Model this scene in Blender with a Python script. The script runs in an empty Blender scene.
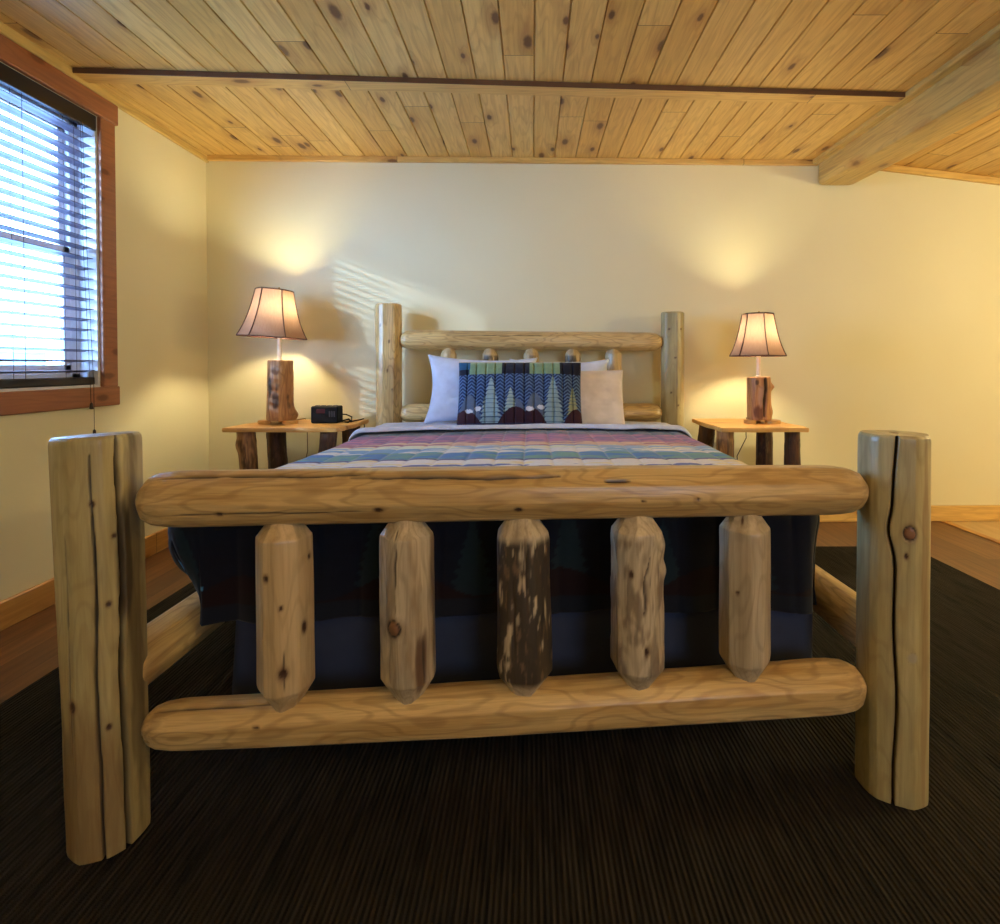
import bpy, math, random
import numpy as np
from mathutils import Matrix, Vector

sc = bpy.context.scene
COL = sc.collection
random.seed(7)

# ------------------------------------------------------------------ camera
EYE = 1.065
cd = bpy.data.cameras.new('camera')
cam = bpy.data.objects.new('camera', cd)
COL.objects.link(cam)
cam.location = (0, 0, EYE)
cam.rotation_euler = (math.radians(90 - 0.9), 0, 0)
cd.sensor_width = 36
cd.lens = 523 / 1000 * 36
cd.shift_x = -0.032
cd.shift_y = -0.089
cd.clip_start = 0.05
sc.camera = cam

# ------------------------------------------------------------------ view
sc.view_settings.view_transform = 'Standard'
sc.view_settings.look = 'None'
sc.view_settings.exposure = 0.55
sc.view_settings.gamma = 1
sc.view_settings.use_curve_mapping = False
sc.cycles.use_denoising = True
sc.cycles.max_bounces = 8
sc.cycles.diffuse_bounces = 5
sc.cycles.sample_clamp_indirect = 6

# ------------------------------------------------------------------ sky, sun, lights
w = bpy.data.worlds.new('world'); sc.world = w; w.use_nodes = True
nt = w.node_tree
bg = nt.nodes['Background']
sky = nt.nodes.new('ShaderNodeTexSky')
sky.sky_type = 'HOSEK_WILKIE'
sky.sun_direction = Vector((-0.62, -0.66, 0.5)).normalized()
sky.turbidity = 4.0
mixw = nt.nodes.new('ShaderNodeMixRGB'); mixw.inputs[0].default_value = 0.8
mixw.inputs[2].default_value = (0.27, 0.53, 1.0, 1)
nt.links.new(sky.outputs[0], mixw.inputs[1])
nt.links.new(mixw.outputs[0], bg.inputs[0])
bg.inputs[1].default_value = 27.0

def light(name, kind, loc, energy, color, direction=None, **kw):
    ld = bpy.data.lights.new(name, kind)
    ld.energy = energy; ld.color = color
    for k, v in kw.items():
        setattr(ld, k, v)
    o = bpy.data.objects.new(name, ld)
    COL.objects.link(o); o.location = loc
    if direction is not None:
        o.rotation_euler = Vector(direction).to_track_quat('-Z', 'Y').to_euler()
    return o

light('sun', 'SUN', (-6, -4, 5), 2.0, (0.66, 0.80, 1.0), (1.0, 1.08, -0.40), angle=0.022)
# daylight entering by the window of the left wall; added cool fill behind the photographer for an assumed second window
pw = light('window_daylight', 'AREA', (-2.30, 1.945, 1.62), 10, (1, 1, 1), (1, 0, 0), shape='RECTANGLE', size=1.29, size_y=1.33)
pw.data.cycles.is_portal = True
light('rear_cool_fill', 'AREA', (1.5, -2.5, 1.75), 20, (0.50, 0.70, 1.0), (-0.25, 1, -0.2), shape='RECTANGLE', size=1.0, size_y=1.1)
# warm fixture of the room on the right; unseen uplight added behind the photographer to brighten the ceiling
light('ceiling_fixture_right', 'POINT', (3.7, 1.6, 1.7), 54, (1.0, 0.89, 0.50), shadow_soft_size=0.15)
light('ceiling_fill', 'AREA', (1.2, -1.2, 1.55), 38, (1.0, 0.92, 0.66), (0, 0.12, 1), shape='DISK', size=0.35)

# ------------------------------------------------------------------ helpers
def lin(r, g, b):
    f = lambda c: (c / 255 / 12.92) if c / 255 <= 0.04045 else ((c / 255 + 0.055) / 1.055) ** 2.4
    return (f(r), f(g), f(b), 1.0)

def vn(x, y, z, seed=0):
    """smooth value noise 0..1 on numpy arrays"""
    x, y, z = np.broadcast_arrays(np.asarray(x, float), np.asarray(y, float), np.asarray(z, float))
    xi = np.floor(x).astype(np.int64); yi = np.floor(y).astype(np.int64); zi = np.floor(z).astype(np.int64)
    fx = x - xi; fy = y - yi; fz = z - zi
    fx = fx * fx * (3 - 2 * fx); fy = fy * fy * (3 - 2 * fy); fz = fz * fz * (3 - 2 * fz)
    def h(a, b, c):
        n = (a * 374761393 + b * 668265263 + c * 2147483647 + seed * 1274126177) & 0xffffffff
        n = ((n ^ (n >> 13)) * 1274126177) & 0xffffffff
        n = ((n ^ (n >> 16)) * 2246822519) & 0xffffffff
        return ((n ^ (n >> 15)) & 0xffff) / 65535.0
    def L(a, b, t): return a + (b - a) * t
    return L(L(L(h(xi, yi, zi), h(xi + 1, yi, zi), fx), L(h(xi, yi + 1, zi), h(xi + 1, yi + 1, zi), fx), fy),
             L(L(h(xi, yi, zi + 1), h(xi + 1, yi, zi + 1), fx), L(h(xi, yi + 1, zi + 1), h(xi + 1, yi + 1, zi + 1), fx), fy), fz)

def fbm(x, y, z, seed=0):
    return 0.55 * vn(x, y, z, seed) + 0.3 * vn(x * 2.1, y * 2.1, z * 2.1, seed + 1) + 0.15 * vn(x * 4.3, y * 4.3, z * 4.3, seed + 2)

def sstep(a, b, x):
    t = np.clip((x - a) / (b - a), 0, 1)
    return t * t * (3 - 2 * t)

def link(name, me, mat, parent=None, loc=(0, 0, 0), mtx=None):
    o = bpy.data.objects.new(name, me)
    COL.objects.link(o)
    if mat is not None and len(me.materials) == 0:
        me.materials.append(mat)
    if mtx is not None:
        o.matrix_basis = mtx
    else:
        o.location = loc
    if parent is not None:
        o.parent = parent
        base = Vector((0, 0, 0)); q = parent
        while q is not None:
            base += q.location; q = q.parent
        o.location = o.location - base
    return o

def from_lists(name, V, F, mat, parent=None, smooth=False, loc=(0, 0, 0), mtx=None, colors=None):
    me = bpy.data.meshes.new(name)
    me.from_pydata([tuple(v) for v in V], [], [tuple(f) for f in F])
    if smooth:
        me.polygons.foreach_set('use_smooth', [True] * len(me.polygons))
    if colors is not None:
        a = me.color_attributes.new('mark', 'FLOAT_COLOR', 'POINT')
        a.data.foreach_set('color', np.asarray(colors, dtype=np.float32).ravel())
    me.update()
    return link(name, me, mat, parent, loc, mtx)

class MB:
    """collects boxes, tubes and lathes into one mesh"""
    def __init__(s, org=(0, 0, 0)):
        s.V = []; s.F = []; s.org = Vector(org)
    def add(s, V, F):
        n = len(s.V); s.V += [Vector(v) - s.org for v in V]; s.F += [[i + n for i in f] for f in F]
    def box(s, x0, x1, y0, y1, z0, z1, c=0.0, fn=None):
        """box with chamfered edges c"""
        if c <= 0:
            V = [(x, y, z) for z in (z0, z1) for y in (y0, y1) for x in (x0, x1)]
            F = [(0, 2, 3, 1), (4, 5, 7, 6), (0, 1, 5, 4), (2, 6, 7, 3), (0, 4, 6, 2), (1, 3, 7, 5)]
        else:
            V = []; idx = {}
            ex = (x0, x1); ey = (y0, y1); ez = (z0, z1)
            for i in (0, 1):
                for j in (0, 1):
                    for k in (0, 1):
                        sx = c if i == 0 else -c; sy = c if j == 0 else -c; sz = c if k == 0 else -c
                        idx[(i, j, k, 'x')] = len(V); V.append((ex[i], ey[j] + sy, ez[k] + sz))
                        idx[(i, j, k, 'y')] = len(V); V.append((ex[i] + sx, ey[j], ez[k] + sz))
                        idx[(i, j, k, 'z')] = len(V); V.append((ex[i] + sx, ey[j] + sy, ez[k]))
            F = []
            for i in (0, 1):
                f = [idx[(i, 0, 0, 'x')], idx[(i, 1, 0, 'x')], idx[(i, 1, 1, 'x')], idx[(i, 0, 1, 'x')]]
                F.append(f[::-1] if i == 0 else f)
                f = [idx[(0, i, 0, 'y')], idx[(1, i, 0, 'y')], idx[(1, i, 1, 'y')], idx[(0, i, 1, 'y')]]
                F.append(f if i == 0 else f[::-1])
                f = [idx[(0, 0, i, 'z')], idx[(1, 0, i, 'z')], idx[(1, 1, i, 'z')], idx[(0, 1, i, 'z')]]
                F.append(f[::-1] if i == 0 else f)
                for j in (0, 1):
                    F.append([idx[(0, i, j, 'y')], idx[(1, i, j, 'y')], idx[(1, i, j, 'z')], idx[(0, i, j, 'z')]])
                    F.append([idx[(i, 0, j, 'x')], idx[(i, 1, j, 'x')], idx[(i, 1, j, 'z')], idx[(i, 0, j, 'z')]])
                    F.append([idx[(i, j, 0, 'x')], idx[(i, j, 1, 'x')], idx[(i, j, 1, 'y')], idx[(i, j, 0, 'y')]])
                    for k in (0, 1):
                        F.append([idx[(i, j, k, 'x')], idx[(i, j, k, 'y')], idx[(i, j, k, 'z')]])
        if fn: V = [fn(*v) for v in V]
        s.add(V, F); return s
    def lathe(s, prof, c=(0, 0, 0), n=32, caps=True):
        V = []; F = []
        for r, z in prof:
            for k in range(n):
                a = 2 * math.pi * k / n
                V.append((c[0] + r * math.cos(a), c[1] + r * math.sin(a), c[2] + z))
        for i in range(len(prof) - 1):
            for k in range(n):
                F.append([i * n + k, i * n + (k + 1) % n, (i + 1) * n + (k + 1) % n, (i + 1) * n + k])
        if caps:
            F.append([k for k in range(n)][::-1]); F.append([(len(prof) - 1) * n + k for k in range(n)])
        s.add(V, F); return s
    def tube(s, pts, r, n=8):
        V = []; F = []
        pts = [Vector(p) for p in pts]
        for i, p in enumerate(pts):
            t = (pts[min(i + 1, len(pts) - 1)] - pts[max(i - 1, 0)]).normalized()
            u = t.cross(Vector((0.31, 0.2, 0.93)))
            if u.length < 0.1: u = t.cross(Vector((1, 0, 0)))
            u.normalize(); v = t.cross(u)
            for k in range(n):
                a = 2 * math.pi * k / n
                V.append(p + r * (math.cos(a) * u + math.sin(a) * v))
        for i in range(len(pts) - 1):
            for k in range(n):
                F.append([i * n + k, i * n + (k + 1) % n, (i + 1) * n + (k + 1) % n, (i + 1) * n + k])
        F.append(list(range(n))[::-1]); F.append([(len(pts) - 1) * n + k for k in range(n)])
        s.add(V, F); return s
    def build(s, name, mat, parent=None, smooth=False, loc=None):
        o = from_lists(name, s.V, s.F, mat, parent, smooth, loc=s.org if loc is None else loc)
        bm_fix(o.data)
        return o

def bm_fix(me):
    import bmesh
    b = bmesh.new(); b.from_mesh(me)
    bmesh.ops.recalc_face_normals(b, faces=b.faces)
    b.to_mesh(me); b.free()

def auto_smooth(o, deg=35):
    me = o.data
    me.polygons.foreach_set('use_smooth', [True] * len(me.polygons))
    me.set_sharp_from_angle(angle=math.radians(deg))

def empty(name, loc, label, cat, group=None):
    o = bpy.data.objects.new(name, None); COL.objects.link(o)
    o.location = loc; o.empty_display_size = 0.05
    o['label'] = label; o['category'] = cat
    if group: o['group'] = group
    return o

def tag(o, label=None, cat=None, group=None, kind=None):
    if label: o['label'] = label
    if cat: o['category'] = cat
    if group: o['group'] = group
    if kind: o['kind'] = kind
    return o

# ------------------------------------------------------------------ materials
class N:
    def __init__(s, name):
        s.m = bpy.data.materials.new(name); s.m.use_nodes = True
        s.t = s.m.node_tree; s.b = s.t.nodes['Principled BSDF']; s.out = s.t.nodes['Material Output']
    def n(s, typ, **kw):
        nd = s.t.nodes.new(typ)
        for k, v in kw.items(): setattr(nd, k, v)
        return nd
    def l(s, a, b): s.t.links.new(a, b)
    def val(s, sock, v):
        if hasattr(v, 'links') or hasattr(v, 'is_linked'): s.l(v, sock)
        else: sock.default_value = v
    def math(s, op, a, b=None, c=None, clamp=False):
        nd = s.n('ShaderNodeMath', operation=op); nd.use_clamp = clamp
        s.val(nd.inputs[0], a)
        if b is not None: s.val(nd.inputs[1], b)
        if c is not None: s.val(nd.inputs[2], c)
        return nd.outputs[0]
    def mix(s, f, a, b, mode='MIX'):
        nd = s.n('ShaderNodeMixRGB', blend_type=mode)
        s.val(nd.inputs[0], f); s.val(nd.inputs[1], a); s.val(nd.inputs[2], b)
        return nd.outputs[0]
    def coord(s, scale=(1, 1, 1), loc=(0, 0, 0), kind='Object'):
        tc = s.n('ShaderNodeTexCoord'); mp = s.n('ShaderNodeMapping')
        s.l(tc.outputs[kind], mp.inputs[0]); mp.inputs[3].default_value = scale; mp.inputs[1].default_value = loc
        return mp.outputs[0]
    def noise(s, vec, scale, detail=3, rough=0.55, dist=0):
        nd = s.n('ShaderNodeTexNoise'); s.l(vec, nd.inputs['Vector'])
        nd.inputs['Scale'].default_value = scale; nd.inputs['Detail'].default_value = detail
        nd.inputs['Roughness'].default_value = rough; nd.inputs['Distortion'].default_value = dist
        return nd.outputs[0]
    def ramp(s, f, stops):
        nd = s.n('ShaderNodeValToRGB'); s.l(f, nd.inputs[0])
        e = nd.color_ramp.elements
        while len(e) < len(stops): e.new(0.5)
        for el, (p, c) in zip(e, stops): el.position = p; el.color = c
        return nd.outputs[0]
    def maprange(s, f, a, b, c=0, d=1):
        nd = s.n('ShaderNodeMapRange'); s.l(f, nd.inputs[0])
        for i, v in enumerate((a, b, c, d)): nd.inputs[i + 1].default_value = v
        return nd.outputs[0]
    def bump(s, h, strength=0.3, dist=0.01):
        nd = s.n('ShaderNodeBump'); s.l(h, nd.inputs['Height'])
        nd.inputs['Strength'].default_value = strength; nd.inputs['Distance'].default_value = dist
        s.l(nd.outputs[0], s.b.inputs['Normal'])
    def col(s, c): s.val(s.b.inputs['Base Color'], c)
    def rough(s, r): s.val(s.b.inputs['Roughness'], r)

def simple(name, color, rough=0.6, bump=None, spec=None, metal=0):
    k = N(name)
    v = k.coord(); nz = k.noise(v, 12, 2)
    c2 = tuple(x * 0.86 for x in color[:3]) + (1,)
    k.col(k.mix(k.maprange(nz, 0.35, 0.65), color, c2)); k.rough(rough)
    k.b.inputs['Metallic'].default_value = metal
    if spec is not None: k.b.inputs['Specular IOR Level'].default_value = spec
    if bump: k.bump(k.noise(k.coord(), bump[0], 3), bump[1], bump[2])
    return k.m

def log_mat(name, light_c, mid_c, dark_c, rough=0.32, streak=0.6):
    """peeled and varnished log, grain along local Z; attribute 'mark' holds knots, checks and bark remains"""
    k = N(name)
    oi = k.n('ShaderNodeObjectInfo')
    tc = k.n('ShaderNodeTexCoord')
    add = k.n('ShaderNodeVectorMath', operation='ADD'); k.l(tc.outputs['Object'], add.inputs[0])
    sc_ = k.n('ShaderNodeVectorMath', operation='SCALE'); sc_.inputs[0].default_value = (7, 13, 5)
    k.l(oi.outputs['Random'], sc_.inputs['Scale']); k.l(sc_.outputs[0], add.inputs[1])
    def mp(scale):
        m = k.n('ShaderNodeMapping'); k.l(add.outputs[0], m.inputs[0]); m.inputs[3].default_value = scale
        return m.outputs[0]
    big = k.noise(mp((1, 1, 0.22)), 9, 2)
    cont = k.math('SINE', k.math('MULTIPLY', big, 85.0))
    fine = k.noise(mp((1, 1, 0.03)), 160, 3, 0.7)
    med = k.noise(mp((1, 1, 0.08)), 28, 4, 0.6, 0.3)
    base = k.mix(k.maprange(med, 0.32, 0.7), light_c, mid_c)
    base = k.mix(k.math('MULTIPLY', k.maprange(cont, 0.25, 1.0), 0.34 * streak), base, dark_c)
    base = k.mix(k.math('MULTIPLY', k.maprange(fine, 0.45, 0.75), 0.42 * streak), base, dark_c)
    base = k.mix(k.math('MULTIPLY', k.maprange(k.noise(mp((1, 1, 0.35)), 5, 3), 0.5, 0.75), 0.45), base, tuple(0.72 * a for a in mid_c[:3]) + (1,))
    at = k.n('ShaderNodeAttribute', attribute_name='mark')
    k.col(k.mix(at.outputs['Alpha'], base, at.outputs['Color']))
    k.rough(k.math('ADD', k.maprange(med, 0.3, 0.7, rough - 0.05, rough + 0.12), k.math('MULTIPLY', at.outputs['Alpha'], 0.15)))
    k.b.inputs['Coat Weight'].default_value = 0.25 if rough < 0.42 else 0.0
    k.b.inputs['Coat Roughness'].default_value = 0.25
    k.bump(k.math('ADD', fine, k.math('MULTIPLY', med, 1.5)), 0.18, 0.004)
    return k.m

M = {}
M['log'] = log_mat('peeled_log', lin(226, 198, 140), lin(192, 156, 96), lin(122, 84, 42), 0.30, 1.0)
M['log_pale'] = log_mat('pale_log', lin(190, 178, 132), lin(162, 146, 98), lin(110, 84, 48), 0.34, 0.5)
M['log_spindle'] = log_mat('spindle_log', lin(216, 192, 148), lin(184, 156, 112), lin(116, 86, 54), 0.36, 0.5)
M['spindle_grey'] = log_mat('weathered_spindle_log', lin(214, 200, 170), lin(178, 160, 130), lin(112, 92, 70), 0.36, 0.8)
M['stump'] = log_mat('stump_wood', lin(200, 152, 98), lin(164, 112, 66), lin(92, 54, 30), 0.45, 1.0)
M['leg_dark'] = log_mat('dark_bark_log', lin(112, 72, 40), lin(76, 44, 24), lin(34, 18, 10), 0.5, 1.0)

# knotty pine boards, planks along Y; used on the ceiling
def plank_mat(name, W, off, run='Y', length=2.1, base=None, knots=1.0):
    k = N(name)
    tc = k.n('ShaderNodeTexCoord'); sp = k.n('ShaderNodeSeparateXYZ'); k.l(tc.outputs['Object'], sp.inputs[0])
    X, Y, Z = sp.outputs
    if run == 'X': X, Y = Y, X
    if run == 'XZ': X, Y = Z, X
    px = k.math('DIVIDE', k.math('SUBTRACT', X, off), W)
    cell = k.math('FLOOR', px)
    wn = k.n('ShaderNodeTexWhiteNoise', noise_dimensions='1D'); k.l(cell, wn.inputs['W'])
    yo = k.math('ADD', Y, k.math('MULTIPLY', wn.outputs[0], 37.0))
    seg = k.math('FLOOR', k.math('DIVIDE', yo, length))
    wn2 = k.n('ShaderNodeTexWhiteNoise', noise_dimensions='2D')
    cb = k.n('ShaderNodeCombineXYZ'); k.l(cell, cb.inputs[0]); k.l(seg, cb.inputs[1]); k.l(cb.outputs[0], wn2.inputs['Vector'])
    rnd = wn2.outputs[0]
    cv = k.n('ShaderNodeCombineXYZ'); k.l(k.math('ADD', k.math('ADD', X, Z), k.math('MULTIPLY', rnd, 11.0)), cv.inputs[0])
    k.l(yo, cv.inputs[1]); k.l(k.math('MULTIPLY', rnd, 9.0), cv.inputs[2])
    def mp(scale):
        m = k.n('ShaderNodeMapping'); k.l(cv.outputs[0], m.inputs[0]); m.inputs[3].default_value = scale
        return m.outputs[0]
    # knots
    vo = k.n('ShaderNodeTexVoronoi', voronoi_dimensions='2D'); vo.inputs['Scale'].default_value = 1.0
    k.l(mp((5.6, 2.4, 1)), vo.inputs['Vector'])
    gate = k.math('GREATER_THAN', vo.outputs['Color'], 0.42)
    sz = k.maprange(vo.outputs['Color'], 0.2, 1.0, 0.02, 0.15)
    dn = k.math('ADD', vo.outputs['Distance'], k.maprange(k.noise(mp((1, 1, 1)), 60, 2), 0, 1, -0.02, 0.02))
    kn = k.math('SUBTRACT', 1.0, k.math('DIVIDE', dn, sz), clamp=True)
    knot = k.math('MULTIPLY', k.math('MULTIPLY', k.maprange(kn, 0.0, 0.45), gate), knots)
    halo = k.math('MULTIPLY', k.math('SUBTRACT', 1.0, k.math('DIVIDE', vo.outputs['Distance'], k.math('MULTIPLY', sz, 3.2)), clamp=True), gate)
    grain = k.noise(mp((1, 0.05, 1)), 60, 4, 0.6, 0.4)
    big = k.noise(mp((1, 0.12, 1)), 10, 2)
    lines = k.math('SINE', k.math('ADD', k.math('MULTIPLY', big, 60.0), k.math('MULTIPLY', halo, 6.0)))
    A, B, Cc = base or (lin(236, 200, 122), lin(218, 174, 92), lin(164, 108, 50))
    c = k.mix(rnd, A, B)
    c = k.mix(k.math('MULTIPLY', k.maprange(grain, 0.4, 0.75), 0.45), c, Cc)
    c = k.mix(k.math('MULTIPLY', k.maprange(lines, 0.3, 1.0), 0.22), c, Cc)
    c = k.mix(k.math('MULTIPLY', halo, 0.6), c, lin(150, 86, 36))
    c = k.mix(k.math('MULTIPLY', knot, 0.85), c, lin(84, 42, 18))
    # butt joints
    fy = k.math('FRACT', k.math('DIVIDE', yo, length))
    bj = k.math('LESS_THAN', fy, 0.004 / length)
    c = k.mix(k.math('MULTIPLY', bj, 0.7), c, lin(70, 38, 16))
    k.col(c); k.rough(0.42)
    k.bump(grain, 0.08, 0.003)
    return k.m

PW = 0.1383
M['ceiling'] = plank_mat('knotty_pine_planks', PW, 0.01)
M['pine'] = plank_mat('pine_trim', 3.0, -1.5, 'X', 2.3, knots=0.9)
M['pine_y'] = plank_mat('pine_trim_long', 3.0, -1.5, 'Y', 5.0, base=(lin(222, 192, 118), lin(198, 164, 92), lin(130, 96, 50)), knots=0.7)
M['casing'] = plank_mat('red_stained_pine', 3.0, -1.5, 'Y', 4.0, base=(lin(184, 122, 84), lin(160, 102, 68), lin(104, 66, 48)), knots=0.8)
M['base'] = plank_mat('pine_baseboard', 3.0, -1.5, 'Y', 3.0, base=(lin(214, 166, 96), lin(196, 146, 78), lin(150, 98, 46)), knots=0.5)
M['tabletop'] = plank_mat('varnished_pine_top', 0.15, 0.0, 'X', 5.0, base=(lin(232, 182, 104), lin(222, 168, 92), lin(176, 114, 54)), knots=0.3)

k = N('cream_wall_paint')
nz = k.noise(k.coord(), 1.3, 3)
k.col(k.mix(k.maprange(nz, 0.3, 0.7), lin(232, 224, 186), lin(228, 219, 179))); k.rough(0.75)
k.bump(k.noise(k.coord(), 90, 3), 0.12, 0.004); M['wall'] = k.m

k = N('laminate_floor')
tc = k.n('ShaderNodeTexCoord'); br = k.n('ShaderNodeTexBrick')
mp_ = k.n('ShaderNodeMapping'); mp_.inputs[2].default_value = (0, 0, math.pi / 2); k.l(tc.outputs['Object'], mp_.inputs[0]); k.l(mp_.outputs[0], br.inputs['Vector'])
br.inputs['Scale'].default_value = 1; br.inputs['Brick Width'].default_value = 1.2; br.inputs['Row Height'].default_value = 0.125
br.inputs['Mortar Size'].default_value = 0.0012; br.inputs['Color1'].default_value = lin(134, 94, 58); br.inputs['Color2'].default_value = lin(100, 64, 38)
br.inputs['Mortar'].default_value = lin(40, 20, 10); br.offset = 0.37
g = k.noise(k.coord((1, 0.07, 1)), 45, 4, 0.6, 0.5)
k.col(k.mix(k.math('MULTIPLY', k.maprange(g, 0.35, 0.7), 0.6), br.outputs[0], lin(62, 32, 18))); k.rough(0.4)
k.bump(g, 0.05, 0.003); M['floor'] = k.m
k = N('pale_vinyl_floor')
g = k.noise(k.coord((1, 0.1, 1)), 40, 4); k.col(k.mix(g, lin(214, 188, 138), lin(176, 146, 98))); k.rough(0.45); M['floor_pale'] = k.m

k = N('ribbed_carpet')
c1 = k.coord((1, 0.05, 1)); c2 = k.coord()
tc = k.n('ShaderNodeTexCoord'); sp = k.n('ShaderNodeSeparateXYZ'); k.l(tc.outputs['Object'], sp.inputs[0])
rib = k.math('SINE', k.math('MULTIPLY', sp.outputs[0], 2 * math.pi / 0.0125))
brk = k.noise(k.coord((60, 5, 1)), 1, 3, 0.6); tuft = k.noise(c2, 420, 2); patch = k.noise(k.coord((3, 0.9, 1)), 2.2, 3)
c = k.mix(k.maprange(brk, 0.35, 0.68), lin(26, 26, 27), lin(66, 63, 58))
c = k.mix(k.math('MULTIPLY', k.maprange(patch, 0.35, 0.7), 0.5), c, lin(60, 52, 42))
c = k.mix(k.math('MULTIPLY', k.maprange(rib, -1, 0.2, 1, 0), 0.45), c, lin(20, 18, 16))
c = k.mix(k.math('MULTIPLY', tuft, 0.4), c, lin(30, 27, 24))
k.col(c); k.rough(0.95); k.b.inputs['Specular IOR Level'].default_value = 0.15
k.bump(k.math('ADD', k.math('ADD', rib, k.math('MULTIPLY', tuft, 1.5)), k.math('MULTIPLY', brk, 2.0)), 0.8, 0.006); M['rug'] = k.m

def cloth_attr(name, rough=0.85, weave=500):
    k = N(name)
    at = k.n('ShaderNodeAttribute', attribute_name='mark')
    nz = k.noise(k.coord(), 60, 3)
    k.col(k.mix(k.math('MULTIPLY', nz, 0.25), at.outputs['Color'], (0, 0, 0, 1)))
    k.rough(rough); k.b.inputs['Sheen Weight'].default_value = 0.15; k.b.inputs['Specular IOR Level'].default_value = 0.2
    k.bump(k.noise(k.coord(), weave, 2), 0.15, 0.001)
    return k.m
M['quilt'] = cloth_attr('quilt_fabric')
M['sheet'] = simple('white_cotton', lin(218, 227, 248), 0.8, (300, 0.1, 0.001))
M['pillow_cream'] = simple('cream_cotton', lin(238, 230, 232), 0.8, (300, 0.1, 0.001))
M['skirt'] = simple('blue_bed_skirt', lin(50, 60, 88), 0.85, (250, 0.2, 0.001))
M['mattress'] = simple('mattress_ticking', lin(220, 220, 225), 0.8)
M['black'] = simple('black_plastic', lin(7, 6, 7), 0.6, spec=0.2)
M['blackcord'] = simple('brown_cord', lin(50, 32, 20), 0.5)
M['cord_white'] = simple('pale_cord', lin(120, 100, 70), 0.5)
M['display'] = simple('clock_screen', lin(70, 34, 46), 0.2)  # dark screen with its pinkish reflection put into the colour
M['knob'] = simple('grey_print', lin(38, 38, 44), 0.5)
M['tube'] = simple('ivory_candle_sleeve', lin(238, 226, 196), 0.4)
M['brass'] = simple('brass', lin(196, 160, 90), 0.3, metal=1)
M['trimdark'] = simple('brown_shade_binding', lin(74, 40, 30), 0.7)
M['blind'] = simple('dark_walnut_slats', lin(96, 88, 104), 0.42)
M['blind_rail'] = simple('espresso_valance', lin(26, 17, 18), 0.4)
M['vinyl'] = simple('white_vinyl', lin(225, 228, 235), 0.4)
M['plastic_tassel'] = simple('dark_tassel', lin(46, 24, 16), 0.4)

k = N('lamp_shade_silk')
for nd in list(k.t.nodes):
    if nd != k.out: k.t.nodes.remove(nd)
df = k.n('ShaderNodeBsdfDiffuse'); tr = k.n('ShaderNodeBsdfTranslucent'); mx = k.n('ShaderNodeMixShader')
nz = k.noise(k.coord((1, 1, 0.1)), 120, 3)
cc = k.mix(nz, lin(164, 130, 110), lin(140, 108, 90))
k.l(cc, df.inputs[0]); tr.inputs[0].default_value = lin(226, 184, 158)
mx.inputs[0].default_value = 0.036; k.l(df.outputs[0], mx.inputs[1]); k.l(tr.outputs[0], mx.inputs[2]); k.l(mx.outputs[0], k.out.inputs[0])
M['shade'] = k.m
k = N('bulb_glow'); k.b.inputs['Base Color'].default_value = (1, 0.9, 0.7, 1)
k.b.inputs['Emission Color'].default_value = (1.0, 0.86, 0.52, 1); k.b.inputs['Emission Strength'].default_value = 380; M['bulb'] = k.m

k = N('window_glass')
for nd in list(k.t.nodes):
    if nd != k.out: k.t.nodes.remove(nd)
tp = k.n('ShaderNodeBsdfTransparent'); gl = k.n('ShaderNodeBsdfGlossy'); mx = k.n('ShaderNodeMixShader'); fr = k.n('ShaderNodeFresnel')
gl.inputs['Roughness'].default_value = 0.02; tp.inputs[0].default_value = (0.95, 0.97, 1, 1)
mx.inputs[0].default_value = 0.04; k.l(tp.outputs[0], mx.inputs[1]); k.l(gl.outputs[0], mx.inputs[2]); k.l(mx.outputs[0], k.out.inputs[0]); M['glass'] = k.m

# ------------------------------------------------------------------ room shell
XL = -2.14                                  # left wall face
CZ = EYE + 1.37                             # ceiling height
def YW(x): return 3.50 + 0.021 * x          # back wall face
XB = 2.19                                   # right edge of beam
def cz(x): return CZ if x <= XB else CZ - 0.112 * (x - XB)
XR, YR = 4.7, -2.7
WY0, WY1, WZ0, WZ1 = 1.30, 2.59, 0.955, 2.285   # window opening

wl = MB()
T = 0.14
wl.box(XL - T, XL, YR, WY0, 0, CZ + 0.05)
wl.box(XL - T, XL, WY1, YW(XL) + 0.15, 0, CZ + 0.05)
wl.box(XL - T, XL, WY0, WY1, 0, WZ0)
wl.box(XL - T, XL, WY0, WY1, WZ1, CZ + 0.05)
tag(wl.build('wall_left', M['wall']), kind='structure')
sk = lambda x, y, z: (x, y + 0.021 * x, z)
tag(MB().box(XL - T, XR + T, 3.50, 3.64, 0, CZ + 0.05, 0, sk).build('wall_back', M['wall']), kind='structure')
tag(MB().box(XR, XR + T, YR, 3.62, 0, CZ + 0.05).build('wall_right', M['wall']), kind='structure')
tag(MB().box(XL - T, XR + T, YR - T, YR, 0, CZ + 0.05).build('wall_rear', M['wall']), kind='structure')
tag(MB().box(XL - T, 2.80, YR - T, 3.66, -0.06, 0).build('floor', M['floor']), kind='structure')
tag(MB().box(2.80, XR + T, YR - T, 3.75, -0.06, 0).build('floor', M['floor_pale']), kind='structure')
MB_t = MB().box(2.775, 2.825, YR, 3.545, 0, 0.006, 0.003)
tag(MB_t.build('trim_5', M['base']), kind='structure')

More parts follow.
